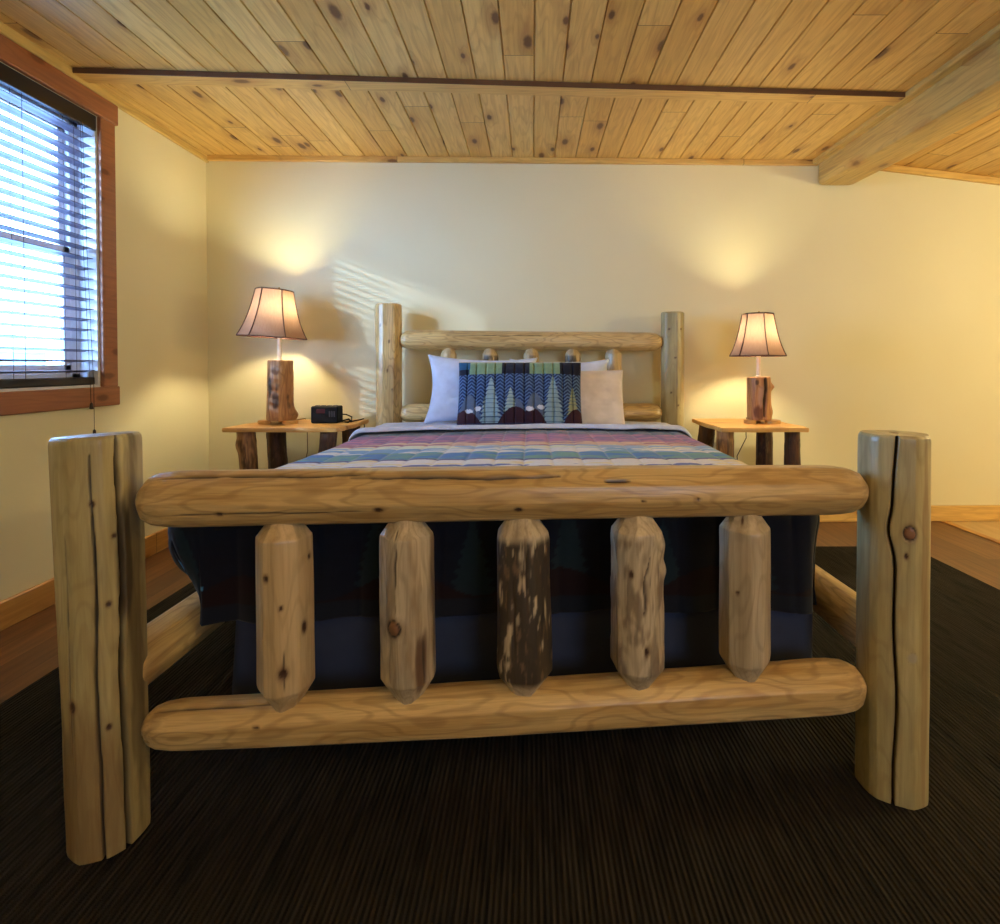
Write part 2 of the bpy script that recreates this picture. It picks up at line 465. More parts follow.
# tongue and groove ceiling: profile swept along Y
xs = []
i0 = int(math.floor((XL - T - 0.01) / PW)); i1 = int(math.ceil((XR + T - 0.01) / PW))
for i in range(i0, i1 + 1):
    gx = 0.01 + i * PW
    if gx - 0.005 < XL - T or gx + 0.005 > XR + T: continue
    xs += [(gx - 0.0042, 0), (gx - 0.0012, 0.009), (gx + 0.0012, 0.009), (gx + 0.0042, 0)]
xs = [(XL - T, 0)] + xs + [(XR + T, 0)]
k2 = [(x, cz(x) + d) for x, d in xs]
k2 = [p for p in k2 if p[0] < XB] + [(XB, CZ)] + [p for p in k2 if p[0] > XB]
V = []; F = []
y0, y1 = YR - T, 3.62
for x, z in k2: V += [(x, y0, z), (x, y1 + 0.021 * x, z)]
n = len(k2)
for x, z in k2: V += [(x, y0, CZ + 0.08), (x, y1 + 0.021 * x, CZ + 0.08)]
for i in range(n - 1):
    a = 2 * i
    F.append((a, a + 1, a + 3, a + 2)); b = a + 2 * n; F.append((b, b + 2, b + 3, b + 1))
F += [(0, 2 * n, 2 * n + 1, 1), (2 * n - 2, 2 * n - 1, 4 * n - 1, 4 * n - 2)]
for i in range(n - 1):
    a = 2 * i; b = a + 2 * n
    F.append((a, a + 2, b + 2, b)); F.append((a + 1, b + 1, b + 3, a + 3))
ce = from_lists('ceiling', V, F, M['ceiling']); tag(ce, kind='structure')

# crown strips
tag(MB().box(XL, 1.92, 3.478, 3.502, CZ - 0.034, CZ + 0.002, 0.004, sk).build('trim_1', M['pine']), kind='structure')
m = MB(); m.box(XB, XR, 3.478, 3.502, -0.045, 0.0, 0.004, lambda x, y, z: (x, y + 0.021 * x, cz(x) + z))
tag(m.build('trim_2', M['pine']), kind='structure')
tag(MB().box(XL, XL + 0.022, YR, 3.455, CZ - 0.045, CZ + 0.002, 0.004).build('trim_3', M['pine_y']), kind='structure')
# flat board fixed across the planks
sb = lambda x, y, z: (x, y + 0.22 * (x + 2.1) / 4.02, z)
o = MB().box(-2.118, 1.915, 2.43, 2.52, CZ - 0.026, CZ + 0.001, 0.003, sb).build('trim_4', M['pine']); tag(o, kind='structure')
o.data.materials.append(simple('shaded_board_edge', lin(98, 64, 38), 0.6))
for p in o.data.polygons:  # camera-side edge faces get a darker brown standing in for their shade
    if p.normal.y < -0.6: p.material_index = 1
# ledger strip beside the beam
tag(MB().box(1.875, 1.93, YR, 3.53, CZ - 0.028, CZ + 0.001, 0.004).build('trim_6', M['pine_y']), kind='structure')
# beam
def beam_wane(x, y, z):
    zz = z
    if z < CZ - 0.05: zz = z - 0.022 * max(0, (3.5 - y)) - 0.004 * math.sin(y * 3.1)
    return (x + 0.004 * math.sin(y * 2.3 + z * 9) - (0.0 if z > CZ - 0.05 else 0.006 * math.sin(y * 1.7)), y + (0.021 * x if y > 3 else 0), zz)
V = []; F = []
prof = [(1.925, CZ + 0.01), (1.918, CZ - 0.10), (1.918, CZ - 0.15), (1.924, CZ - 0.164), (1.94, CZ - 0.170), (2.12, CZ - 0.170), (2.15, CZ - 0.163), (2.165, CZ - 0.14), (2.175, CZ - 0.1), (2.195, CZ + 0.01)]
NY = 60
for j in range(NY + 1):
    y = YR + (3.478 - YR) * j / NY
    for x, z in prof: V.append(beam_wane(x, y, z))
q = len(prof)
for j in range(NY):
    for i in range(q):
        a = j * q + i; b = j * q + (i + 1) % q
        F.append((a, b, b + q, a + q))
F += [tuple(range(q)), tuple(range(NY * q, NY * q + q))[::-1]]
o = from_lists('trim_7', V, F, M['pine_y']); bm_fix(o.data); auto_smooth(o, 30); tag(o, kind='structure')

# baseboards
tag(MB().box(XL, XR, 3.480, 3.502, 0, 0.105, 0.004, sk).build('baseboard_back', M['pine']), kind='structure')
tag(MB().box(XL, XL + 0.02, YR, 3.435, 0, 0.115, 0.004).build('baseboard_left', M['base']), kind='structure')
tag(MB().box(XR - 0.02, XR, YR, 3.57, 0, 0.105, 0.004).build('baseboard_right', M['base']), kind='structure')

# ------------------------------------------------------------------ window
win = bpy.data.objects.new('window_1', None); COL.objects.link(win); win.location = (XL, (WY0 + WY1) / 2, WZ0); tag(win, kind='structure')
m = MB()
m.box(XL - 0.001, XL + 0.020, WY0 - 0.09, WY0, WZ0 - 0.0, WZ1, 0.003)
m.box(XL - 0.001, XL + 0.020, WY1, WY1 + 0.09, WZ0 - 0.0, WZ1, 0.003)
m.box(XL - 0.001, XL + 0.026, WY0 - 0.11, WY1 + 0.105, WZ1, WZ1 + 0.10, 0.004)
m.box(XL - 0.001, XL + 0.022, WY0 - 0.105, WY1 + 0.10, WZ0 - 0.095, WZ0, 0.004)
m.build('casing', M['casing'], win)
m = MB()
m.box(XL - 0.135, XL - 0.0, WY0, WY0 + 0.012, WZ0, WZ1); m.box(XL - 0.135, XL, WY1 - 0.012, WY1, WZ0, WZ1)
m.box(XL - 0.135, XL, WY0 + 0.012, WY1 - 0.012, WZ1 - 0.012, WZ1); m.box(XL - 0.135, XL + 0.0, WY0 + 0.012, WY1 - 0.012, WZ0, WZ0 + 0.012)
m.build('jamb', M['vinyl'], win)
m = MB(); a0, a1 = WY0 + 0.012, WY1 - 0.012; X0, X1 = XL - 0.13, XL - 0.085
m.box(X0, X1, a0, a0 + 0.05, WZ0 + 0.012, WZ1 - 0.012, 0.003); m.box(X0, X1, a1 - 0.05, a1, WZ0 + 0.012, WZ1 - 0.012, 0.003)
m.box(X0, X1, a0, a1, WZ0 + 0.012, WZ0 + 0.07, 0.003); m.box(X0, X1, a0, a1, WZ1 - 0.06, WZ1 - 0.012, 0.003)
m.build('window_frame', M['vinyl'], win)
zm = 1.60
for (zb, zt, dx) in ((WZ0 + 0.065, zm + 0.03, 0.0), (zm - 0.02, WZ1 - 0.055, -0.018)):
    m = MB(); x0, x1 = X0 + 0.022 + dx, X1 - 0.004 + dx
    b0, b1 = a0 + 0.045, a1 - 0.045
    m.box(x0, x1, b0, b0 + 0.04, zb, zt, 0.002); m.box(x0, x1, b1 - 0.04, b1, zb, zt, 0.002)
    m.box(x0, x1, b0, b1, zb, zb + 0.045, 0.002); m.box(x0, x1, b0, b1, zt - 0.045, zt, 0.002)
    s_ = m.build('sash', M['vinyl'], win)
    from_lists('pane', [(x0 + 0.01, b0 + 0.035, zb + 0.04), (x0 + 0.01, b1 - 0.035, zb + 0.04), (x0 + 0.01, b1 - 0.035, zt - 0.04), (x0 + 0.01, b0 + 0.035, zt - 0.04)], [(0, 1, 2, 3)], M['glass'], s_)

# blind
bl = empty('window_blind', (XL - 0.02, (WY0 + WY1) / 2, WZ0 + 0.012), 'dark brown horizontal slatted blind lowered in the bright window on the left wall', 'window blind')
B0, B1 = WY0 + 0.018, WY1 - 0.018
m = MB(); tl = math.radians(-8)
z = 1.035; nsl = 0
while z < 2.205:
    cx = XL - 0.035
    for s2 in (0,):
        hw, ht = 0.025, 0.0014
        c_, sn = math.cos(tl), math.sin(tl)
        pr = []
        for ux, uz in ((-hw, 0), (-hw * 0.5, 0.0022), (0, 0.003), (hw * 0.5, 0.0022), (hw, 0), (hw, -ht * 2), (0, 0.003 - ht * 2), (-hw, -ht * 2)):
            pr.append((cx + ux * c_ + uz * sn, z - ux * sn + uz * c_))
        V = [(x, B0, zz) for x, zz in pr] + [(x, B1, zz) for x, zz in pr]
        q = len(pr); F = [(i, (i + 1) % q, (i + 1) % q + q, i + q) for i in range(q)] + [tuple(range(q)), tuple(range(q, 2 * q))[::-1]]
        m.add(V, F)
    z += 0.0497; nsl += 1
m.build('slats', M['blind'], bl)
MB().box(XL - 0.012, XL + 0.004, B0, B1 + 0.012, WZ1 - 0.075, WZ1 - 0.002, 0.003).build('valance', M['blind_rail'], bl)
MB().box(XL - 0.066, XL - 0.014, B0, B1, WZ1 - 0.052, WZ1 - 0.012, 0.002).build('headrail', M['blind_rail'], bl)
MB().box(XL - 0.062, XL - 0.008, B0, B1, WZ0 + 0.013, WZ0 + 0.050, 0.004).build('bottom_rail', M['blind_rail'], bl)
for y in (1.50, 1.94, 2.22, 2.47):
    m = MB()
    for x in (XL - 0.0605, XL - 0.0095):
        m.tube([(x, y, WZ0 + 0.05), (x, y, WZ1 - 0.052)], 0.0011, 5)
    m.build('ladder_cord', M['blackcord'], bl)
m = MB()
m.tube([(XL + 0.006, 2.49, WZ1 - 0.06), (XL + 0.012, 2.49, 1.6), (XL + 0.036, 2.49, WZ0 + 0.02), (XL + 0.034, 2.495, 0.885)], 0.0011, 5)
m.tube([(XL + 0.006, 2.50, WZ1 - 0.06), (XL + 0.012, 2.51, 1.6), (XL + 0.036, 2.51, WZ0), (XL + 0.036, 2.51, 0.755)], 0.0011, 5)
m.build('pull_cord', M['blackcord'], bl)
for y, zt in ((2.495, 0.885), (2.51, 0.755)):
    m = MB((XL + 0.036, y, zt)); m.lathe([(0.002, 0), (0.006, -0.006), (0.007, -0.022), (0.009, -0.028), (0.007, -0.032)], (XL + 0.036, y, zt), 14)
    o = m.build('tassel', M['plastic_tassel'], bl); auto_smooth(o)

# outside: ground and a neighbouring pale shed with shrubs
tag(MB().box(-30, XL - T, -20, 25, -0.5, -0.4).build('ground', simple('snowy_gravel', lin(190, 196, 204), 0.9)), kind='structure')
sh = empty('garden_shed', (-9.0, 6.0, -0.4), 'pale grey garden shed seen through the lower gaps of the window blind', 'shed')
MB((-9.0, 6.0, -0.4)).box(-10.2, -7.8, 4.2, 8.4, -0.4, 1.25).build('wall', simple('grey_siding', lin(150, 165, 185), 0.8), sh)
V = [(-10.4, 4.0, 1.25), (-7.6, 4.0, 1.25), (-9.0, 4.0, 1.75), (-10.4, 8.6, 1.25), (-7.6, 8.6, 1.25), (-9.0, 8.6, 1.75)]
o = from_lists('roof', V, [(0, 1, 2), (3, 5, 4), (0, 3, 4, 1), (1, 4, 5, 2), (0, 2, 5, 3)], simple('shed_roof', lin(120, 130, 146), 0.8), sh)
m = MB((-7.79, 6.0, 0)); m.box(-7.80, -7.76, 5.3, 6.2, -0.3, 0.95, 0.01)
m.build('door', simple('shed_door', lin(96, 110, 132), 0.7), sh)

# ------------------------------------------------------------------ rug
V = []; nx, ny = 60, 60
rx0, rx1, ry0, ry1 = -1.66, 2.20, -1.9, 3.03
o = MB().box(rx0, rx1, ry0, ry1, 0.0, 0.009, 0.004).build('area_rug', M['rug'])
tag(o, 'large dark brown ribbed rug under the log bed on the wood floor', 'rug')

# ------------------------------------------------------------------ logs
KN = (0.060, 0.022, 0.008)        # knot brown
CR = (0.012, 0.007, 0.004)        # open check, dark inside
def log(name, a, b, ra, rb, mat, parent, seed, prof0=((0, 1),), prof1=((0, 1),), cracks=(), knots=(), bark=None,
        nseg=96, ds=0.008, facets=10, fac=0.6, lump=0.03, bumps=(), stains=(), bow=0.0, front=(0, -1, 0)):
    a = Vector(a); b = Vector(b); Lg = (b - a).length
    zax = (b - a).normalized(); xax = Vector(front); xax = (xax - zax * xax.dot(zax)).normalized(); yax = zax.cross(xax)
    nr = max(8, int(Lg / ds)) + 1
    # extra rings close to the shaped ends
    s = np.linspace(0, Lg, nr)
    s = np.unique(np.concatenate([s, [p[0] for p in prof0], [Lg - p[0] for p in prof1]]))
    nr = len(s)
    th = np.arange(nseg) / nseg * 2 * np.pi - np.pi
    S, TH = np.meshgrid(s, th, indexing='ij')
    r = ra + (rb - ra) * S / Lg
    rng = random.Random(seed)
    # hand peeled facets: irregular polygon around the log that drifts slowly along it
    edges = sorted([rng.uniform(0, 2 * math.pi / facets) * 0.8 + i * 2 * math.pi / facets - math.pi for i in range(facets)])
    ed = np.array(edges + [edges[0] + 2 * math.pi])
    tw = (vn(S * 1.5, 0, 0, seed) - 0.5) * 0.25
    tt = (TH + tw - ed[0]) % (2 * np.pi) + ed[0]
    k_ = np.clip(np.searchsorted(ed, tt.ravel(), side='right') - 1, 0, facets - 1).reshape(tt.shape)
    e0 = ed[k_]; e1 = ed[k_ + 1]; mid = (e0 + e1) / 2; half = (e1 - e0) / 2
    poly = np.cos(half) / np.cos(tt - mid)
    mult = 1 + fac * (poly - 1)
    cx, cy = np.cos(TH), np.sin(TH)
    mult = mult * (1 + lump * 2 * (fbm(cx * 1.3 + seed, cy * 1.3, S * 3.2, seed) - 0.5))
    p0s = [p[0] for p in prof0]; p0m = [p[1] for p in prof0]
    p1s = [p[0] for p in prof1]; p1m = [p[1] for p in prof1]
    wob = 1 + 0.10 * (vn(cx * 2, cy * 2, 3.3, seed + 9) - 0.5)
    mult = mult * np.interp(S * wob, p0s, p0m) * np.interp((Lg - S) * wob, p1s, p1m)
    R = r * mult
    C = np.zeros(S.shape + (4,))
    def blend(col, al):
        al = np.clip(al, 0, 1)[..., None]
        prev = C[..., 3:4].copy()
        na = prev + al * (1 - prev)
        C[..., :3] = np.where(na > 1e-6, (C[..., :3] * prev * (1 - al) + np.array(col) * al) / np.maximum(prev * (1 - al) + al, 1e-6), C[..., :3])
        C[..., 3:4] = na
    def wrap(x): return (x + np.pi) % (2 * np.pi) - np.pi
    for (bs, bt, amp, sg) in bumps:
        d2 = ((S - bs) ** 2 + (r * wrap(TH - math.radians(bt))) ** 2) / sg ** 2
        R = R + amp * np.exp(-d2)
    for (ss, st, sl, sw, col, al) in stains:
        nzz = fbm(cx * 4, cy * 4, S * 9, seed + 31)
        d = ((S - ss) / sl) ** 2 + (r * wrap(TH - math.radians(st)) / sw) ** 2
        blend(col, al * sstep(1.1, 0.35, d + (nzz - 0.5) * 1.2))
    if bark:
        thr, soft, colA, al, sz = bark
        nzz = 0.65 * fbm(cx * 2.2 * sz, cy * 2.2 * sz, S * 9 * sz, seed + 17) + 0.35 * fbm(cx * 8, cy * 8, S * 20, seed + 44)
        keep = sstep(0.03, 0.065, S) * sstep(0.045, 0.065, Lg - S)
        amt = sstep(thr, thr + soft, nzz) * keep
        blend(colA, amt * al); R = R + 0.002 * amt
        n2 = fbm(cx * 9, cy * 9, S * 28, seed + 5)
        blend((0.30, 0.19, 0.10), sstep(0.60, 0.72, n2) * keep * al * 0.5 * amt)
    for (ks, kt, ka, kb) in knots:
        d = np.sqrt(((S - ks) / kb) ** 2 + (r * wrap(TH - math.radians(kt)) / ka) ** 2)
        big = ka > 0.010
        blend((0.17, 0.085, 0.035), sstep(2.0, 0.9, d) * 0.55)
        if big:
            blend((0.26, 0.12, 0.05), sstep(1.05, 0.85, d)); blend(CR, sstep(0.22, 0.05, np.abs(d - 1.0)))
            R = R + 0.002 * np.exp(-(d / 1.6) ** 2) - 0.004 * sstep(0.25, 0.0, np.abs(d - 1.0))
        else:
            blend(KN, sstep(1.15, 0.8, d)); R = R - 0.003 * sstep(1, 0.3, d)
    for (s0, s1, c0, wb, wd, dp) in cracks:
        u = np.clip((S - s0) / (s1 - s0), 0, 1)
        if callable(c0): thc = c0(S)
        else: thc = math.radians(c0) + wb * (fbm(S * 5, 1.7, seed * 1.3, seed + 3) - 0.5) * 2
        wloc = wd * np.sin(np.pi * np.clip(u, 0.004, 0.996)) ** 0.3 * (0.65 + 0.7 * vn(S * 25, 0, 0, seed + 8))
        if s0 <= 0.001: wloc = np.where(u < 0.5, wd, wloc)
        if s1 >= Lg - 0.001: wloc = np.where(u > 0.5, wd, wloc)
        inside = (S >= s0) & (S <= s1)
        d = np.abs(r * wrap(TH - thc)) / np.maximum(wloc, 1e-5)
        f = np.where(inside, sstep(1.25, 0.45, d), 0)
        R = R - dp * f; blend(CR, f)
        blend((0.10, 0.06, 0.03), np.where(inside, sstep(3.4, 1.0, d), 0) * 0.35)
    bx = bow * np.sin(np.pi * S / Lg)
    P = np.stack([R * np.cos(TH), R * np.sin(TH) + 0 * S, S], -1)
    P[..., 1] += bx
    V = P.reshape(-1, 3).tolist(); cols = C.reshape(-1, 4).tolist()
    F = []
    for i in range(nr - 1):
        o0 = i * nseg; o1 = o0 + nseg
        for j in range(nseg):
            j2 = (j + 1) % nseg
            F.append((o0 + j, o0 + j2, o1 + j2, o1 + j))
    for (ring, zz, flip) in ((0, 0.0, True), (nr - 1, Lg, False)):
        # end grain: separate vertices keep the rim crisp
        base = len(V); rr = P[ring]
        for q, sc2 in enumerate((1.0, 0.72, 0.42, 0.15)):
            for j in range(nseg):
                V.append((rr[j][0] * sc2, (rr[j][1] - bx[ring][0]) * sc2 + bx[ring][0], zz)); cc_ = C[ring][j]
                al = cc_[3] if sc2 > 0.4 else 0
                cols.append((cc_[0], cc_[1], cc_[2], al))
        for q in range(3):
            for j in range(nseg):
                j2 = (j + 1) % nseg; A_ = base + q * nseg
                f = (A_ + j, A_ + j2, A_ + nseg + j2, A_ + nseg + j)
                F.append(f[::-1] if not flip else f)
        f = tuple(base + 3 * nseg + j for j in range(nseg))
        F.append(f if not flip else f[::-1])
    mt = Matrix(((xax.x, yax.x, zax.x, a.x), (xax.y, yax.y, zax.y, a.y), (xax.z, yax.z, zax.z, a.z), (0, 0, 0, 1)))
    return from_lists(name, V, F, mat, parent, True, mtx=mt, colors=cols)

# ------------------------------------------------------------------ the log bed
bed = empty('log_bed', (-0.02, 2.25, 0.009), 'peeled pine log bed frame standing on the dark rug', 'bed')
def footY(x): return 1.19 + (x + 0.965) / 1.865 * 0.12
TOPC = ((0, 0.93), (0.006, 0.985), (0.016, 1.0))
def right_crack(S):
    return np.radians(-31 - 9 * np.exp(-((S - 0.655) / 0.045) ** 2) + 3 * np.sin(S * 7) - 2 * np.sin(S * 19))
FP = dict(nseg=220, ds=0.0045, facets=9)
log('post', (-0.945, 1.158, 0.009), (-0.988, 1.185, 0.906), 0.074, 0.082, M['log_pale'], bed, 11, ((0, 0.985), (0.01, 1)), TOPC,
    cracks=((0.0, 0.86, 30, 0.10, 0.0026, 0.014), (0.0, 0.897, 64, 0.12, 0.0048, 0.022), (0.2, 0.7, -10, 0.1, 0.0014, 0.006)),
    knots=((0.755, 31, 0.005, 0.007), (0.68, 57, 0.0045, 0.005), (0.536, 47, 0.005, 0.006), (0.275, 42, 0.005, 0.006), (0.33, -8, 0.0085, 0.012)),
    stains=((0.62, 72, 0.16, 0.02, (0.02, 0.015, 0.01), 0.8), (0.12, 0, 0.22, 0.09, (0.14, 0.05, 0.018), 0.5), (0.5, 92, 0.5, 0.03, (0.05, 0.03, 0.015), 0.6)), lump=0.03, **FP)
log('post', (0.903, 1.300, 0.009), (0.908, 1.31, 0.894), 0.079, 0.078, M['log_pale'], bed, 23, ((0, 0.985), (0.01, 1)), TOPC,
    cracks=((0.0, 0.885, right_crack, 0, 0.0032, 0.025),),
    knots=((0.655, -9, 0.0125, 0.016), (0.60, -14, 0.004, 0.007)),
    stains=((0.36, -4, 0.014, 0.013, (0.40, 0.36, 0.26), 1.0), (0.45, 22, 0.6, 0.012, (0.24, 0.12, 0.04), 0.5)), lump=0.02, **FP)
RE0 = ((0, 0.30), (0.006, 0.52), (0.018, 0.74), (0.04, 0.90), (0.075, 0.98), (0.11, 1.0))
log('rail', (-0.893, footY(-0.898), 0.756), (0.828, footY(0.828), 0.753), 0.067, 0.061, M['log'], bed, 5, RE0, RE0, nseg=160, ds=0.006, facets=9, lump=0.03,
    cracks=((0.05, 0.52, -58, 0.20, 0.0035, 0.006), (0.48, 0.96, -50, 0.16, 0.004, 0.008), (1.06, 1.12, -36, 0.05, 0.004, 0.005), (0.1, 0.55, 22, 0.1, 0.0012, 0.003)),
    knots=((0.20, 20, 0.005, 0.007), (0.545, 18, 0.006, 0.009), (0.86, 24, 0.006, 0.008), (1.28, 5, 0.004, 0.004), (1.15, 8, 0.003, 0.004)), front=(0, -1, 0), bow=-0.004)
log('rail', (-0.892, footY(-0.892), 0.232), (0.828, footY(0.828), 0.262), 0.053, 0.064, M['log'], bed, 6, RE0, RE0, nseg=140, ds=0.007, facets=9, lump=0.03,
    cracks=((0.03, 0.32, -66, 0.10, 0.002, 0.006),), knots=((0.27, -18, 0.004, 0.004),), bow=0.006)
ST = ((0, 0.40), (0.004, 0.50), (0.045, 0.99), (0.055, 1.0))
SB = ((0, 0.42), (0.02, 0.55), (0.065, 0.99), (0.075, 1.0))
DK = (0.028, 0.018, 0.013)
sp = [
 (-0.572, 0.064, 31, dict(mat='log_spindle', knots=((0.33, -13, 0.006, 0.008), (0.205, 65, 0.007, 0.013), (0.262, 17, 0.004, 0.005), (0.115, 19, 0.0095, 0.012), (0.36, 85, 0.005, 0.006)), stains=((0.12, 21, 0.05, 0.004, CR, 0.9),))),
 (-0.292, 0.064, 32, dict(mat='spindle_grey', knots=((0.205, -15, 0.0155, 0.017),), cracks=((0.23, 0.42, -17, 0.25, 0.0018, 0.006), (0.05, 0.18, 48, 0.1, 0.002, 0.004)), stains=((0.11, 45, 0.09, 0.022, (0.10, 0.04, 0.02), 0.85), (0.3, 83, 0.2, 0.02, (0.12, 0.07, 0.035), 0.6)), bumps=((0.205, -15, 0.007, 0.028),), bark=(0.50, 0.2, (0.20, 0.12, 0.06), 0.5, 1))),
 (-0.019, 0.065, 33, dict(mat='spindle_grey', bark=(0.37, 0.07, DK, 0.95, 1.5), cracks=((0.2, 0.4, 10, 0.2, 0.002, 0.004), (0.1, 0.3, -20, 0.2, 0.0025, 0.004)), bumps=((0.10, -60, 0.006, 0.03),), lump=0.06)),
 (0.258, 0.065, 34, dict(mat='spindle_grey', bark=(0.46, 0.14, (0.16, 0.11, 0.075), 0.7, 1.4), knots=((0.30, -24, 0.005, 0.009), (0.12, 8, 0.005, 0.012)), cracks=((0.2, 0.34, 8, 0.5, 0.0015, 0.003),), bumps=((0.36, 50, 0.008, 0.02), (0.3, 68, 0.008, 0.02)), lump=0.05)),
 (0.527, 0.062, 35, dict(mat='spindle_grey', knots=((0.41, -30, 0.004, 0.009), (0.24, -39, 0.004, 0.004)))),
]
for x, r, sd, kw in sp:
    mt_ = M[kw.pop('mat')]; y = footY(x) - 0.006
    t = (x + 0.9) / 1.75
    log('spindle', (x, y, 0.256 + 0.032 * t), (x - 0.004, y, 0.716 - 0.006 * t), r * 1.01, r * 0.97, mt_, bed, sd, SB, ST, nseg=120, ds=0.006, facets=8, fac=0.7, **kw)
# side rails
SR = ((0, 0.7), (0.03, 0.95), (0.06, 1.0))
log('side_rail', (-0.945, 1.16, 0.357), (-0.925, 3.28, 0.35), 0.062, 0.066, M['log'], bed, 41, SR, SR, nseg=72, ds=0.015, front=(-1, 0, 0))
log('side_rail', (0.905, 1.31, 0.357), (0.895, 3.34, 0.35), 0.062, 0.064, M['log'], bed, 42, SR, SR, nseg=72, ds=0.015, front=(1, 0, 0), knots=((0.19, -40, 0.014, 0.018),))
# headboard
HP = dict(nseg=110, ds=0.010, facets=9)
log('post', (-0.905, 3.30, 0.009), (-0.905, 3.30, 1.445), 0.082, 0.084, M['log'], bed, 51, ((0, 1),), TOPC, knots=((1.20, 18, 0.006, 0.006), (1.02, 10, 0.005, 0.006), (1.30, -20, 0.004, 0.006), (0.9, 30, 0.005, 0.005)), **HP)
log('post', (0.905, 3.355, 0.009), (0.898, 3.355, 1.400), 0.074, 0.077, M['log_pale'], bed, 52, ((0, 1),), TOPC, cracks=((0.6, 1.39, 8, 0.05, 0.0015, 0.004),), knots=((1.28, -30, 0.006, 0.006), (1.28, 30, 0.006, 0.006), (1.10, 0, 0.006, 0.006), (0.88, -20, 0.005, 0.005), (0.80, 14, 0.005, 0.005)), **HP)
log('rail', (-0.832, 3.302, 1.222), (0.832, 3.352, 1.212), 0.062, 0.060, M['log'], bed, 53, RE0, RE0, nseg=96, ds=0.010, facets=9, cracks=((0.3, 0.9, -30, 0.2, 0.0015, 0.003),))
log('rail', (-0.832, 3.302, 0.760), (0.832, 3.352, 0.760), 0.062, 0.060, M['log'], bed, 54, RE0, RE0, nseg=80, ds=0.012, facets=9)
for i, (px, kw) in enumerate(((449, {}), (490, dict(bark=(0.36, 0.12, DK, 0.9, 1))), (531, dict(bark=(0.48, 0.12, (0.12, 0.06, 0.03), 0.7, 1))), (573, dict(bark=(0.36, 0.12, DK, 0.9, 1))), (614, {}))):
    x = (px - 532) / 523 * 3.31; y = 3.327 + 0.03 * x
    log('spindle', (x, y, 0.79), (x, y, 1.178), 0.052, 0.052, M['log_spindle'], bed, 60 + i, SB, ST, nseg=64, ds=0.012, facets=8, **kw)

# ------------------------------------------------------------------ bedding
SH = 0.045                       # the mattress sits a little askew
def mass(name, hw0, hw1, v0, v1, z0, z1, mat, label, cat, rad=0.05, wav=0.0, cx=-0.03, nseg=40):
    """rounded rectangular block with optional vertical folds"""
    prof = []
    pts = []
    def corner(cxx, cyy, a0):
        for i in range(9):
            a = a0 + math.pi / 2 * i / 8
            pts.append((cxx + rad * math.cos(a), cyy + rad * math.sin(a)))
    corner(hw1 - rad, v1 - rad, 0); corner(-hw0 + rad, v1 - rad, math.pi / 2); corner(-hw0 + rad, v0 + rad, math.pi); corner(hw1 - rad, v0 + rad, 1.5 * math.pi)
    # resample perimeter
    P = np.array(pts + [pts[0]]); sg = np.sqrt(((P[1:] - P[:-1]) ** 2).sum(1)); cs = np.concatenate([[0], np.cumsum(sg)])
    n = 420; t = np.arange(n) / n * cs[-1]
    X = np.interp(t, cs, P[:, 0]); Y = np.interp(t, cs, P[:, 1])
    nx_ = np.roll(Y, -1) - np.roll(Y, 1); ny_ = -(np.roll(X, -1) - np.roll(X, 1)); ln = np.hypot(nx_, ny_); nx_ /= ln; ny_ /= ln
    rows = []
    levels = [(0, 0), (0.2, 0), (0.4, 0), (0.6, 0), (0.8, 0), (0.94, 0), (0.985, -0.012), (1.0, -0.04)]
    for f, ins in levels:
        wv = wav * (1 - f) * (np.sin(t * 21 + 1.3 * np.sin(t * 5)) * 0.6 + np.sin(t * 47) * 0.15) + wav * 0.6 * (1 - f) + ins
        rows.append(np.stack([cx + X + nx_ * wv, Y + ny_ * wv + SH * X, np.full(n, z0 + (z1 - z0) * f)], -1))
    V = np.concatenate(rows).tolist(); F = []
    for i in range(len(levels) - 1):
        for j in range(n):
            F.append((i * n + j, i * n + (j + 1) % n, (i + 1) * n + (j + 1) % n, (i + 1) * n + j))
    F.append(tuple((len(levels) - 1) * n + j for j in range(n))); F.append(tuple(range(n))[::-1])
    o = from_lists(name, V, F, mat, None, True); auto_smooth(o, 50); bm_fix(o.data)
    tag(o, label, cat); return o
mass('bed_skirt', 0.79, 0.85, 1.44, 3.20, 0.13, 0.40, M['skirt'], 'blue-grey pleated cloth bed skirt hanging below the quilt under the log bed', 'bed skirt', wav=0.014)
mass('mattress', 0.79, 0.79, 1.50, 3.21, 0.40, 0.665, M['mattress'], 'pale mattress lying under the striped quilt and white sheet', 'mattress', rad=0.08)

def drape(wl_, wr_, v0, v1, ztop, rad, dropL, dropR, dropF, outfn, cx=-0.03, nu=260, nv=230, head_drop=False, crown=0.012):
    """parametric cloth lying on the mattress and hanging over its sides and foot"""
    uL, uR = -(wl_ + dropL), wr_ + dropR
    U, Vv = np.meshgrid(np.linspace(uL, uR, nu), np.linspace(v0 - dropF, v1, nv), indexing='ij')
    qx = np.clip(U, -wl_, wr_); qy = np.maximum(Vv, v0)
    du = U - qx; dv = Vv - qy
    L = np.maximum(np.abs(du), np.abs(dv)); nrm = np.hypot(du, dv) + 1e-9
    dx, dy = du / nrm, dv / nrm
    arc = rad * math.pi / 2
    off = np.where(L < arc, rad * np.sin(np.minimum(L, arc) / rad), rad)
    zz = np.where(L < arc, -rad * (1 - np.cos(np.minimum(L, arc) / rad)), -rad - (L - arc))
    h = np.clip((L - arc), 0, None)
    off = off + outfn(U, Vv, dx, dy, h)
    X = qx + dx * off; Y = qy + dy * off
    Z = ztop + zz + crown * np.clip(1 - (qx / max(wl_, wr_)) ** 2, 0, 1)
    return U, Vv, L, X, Y, Z, cx

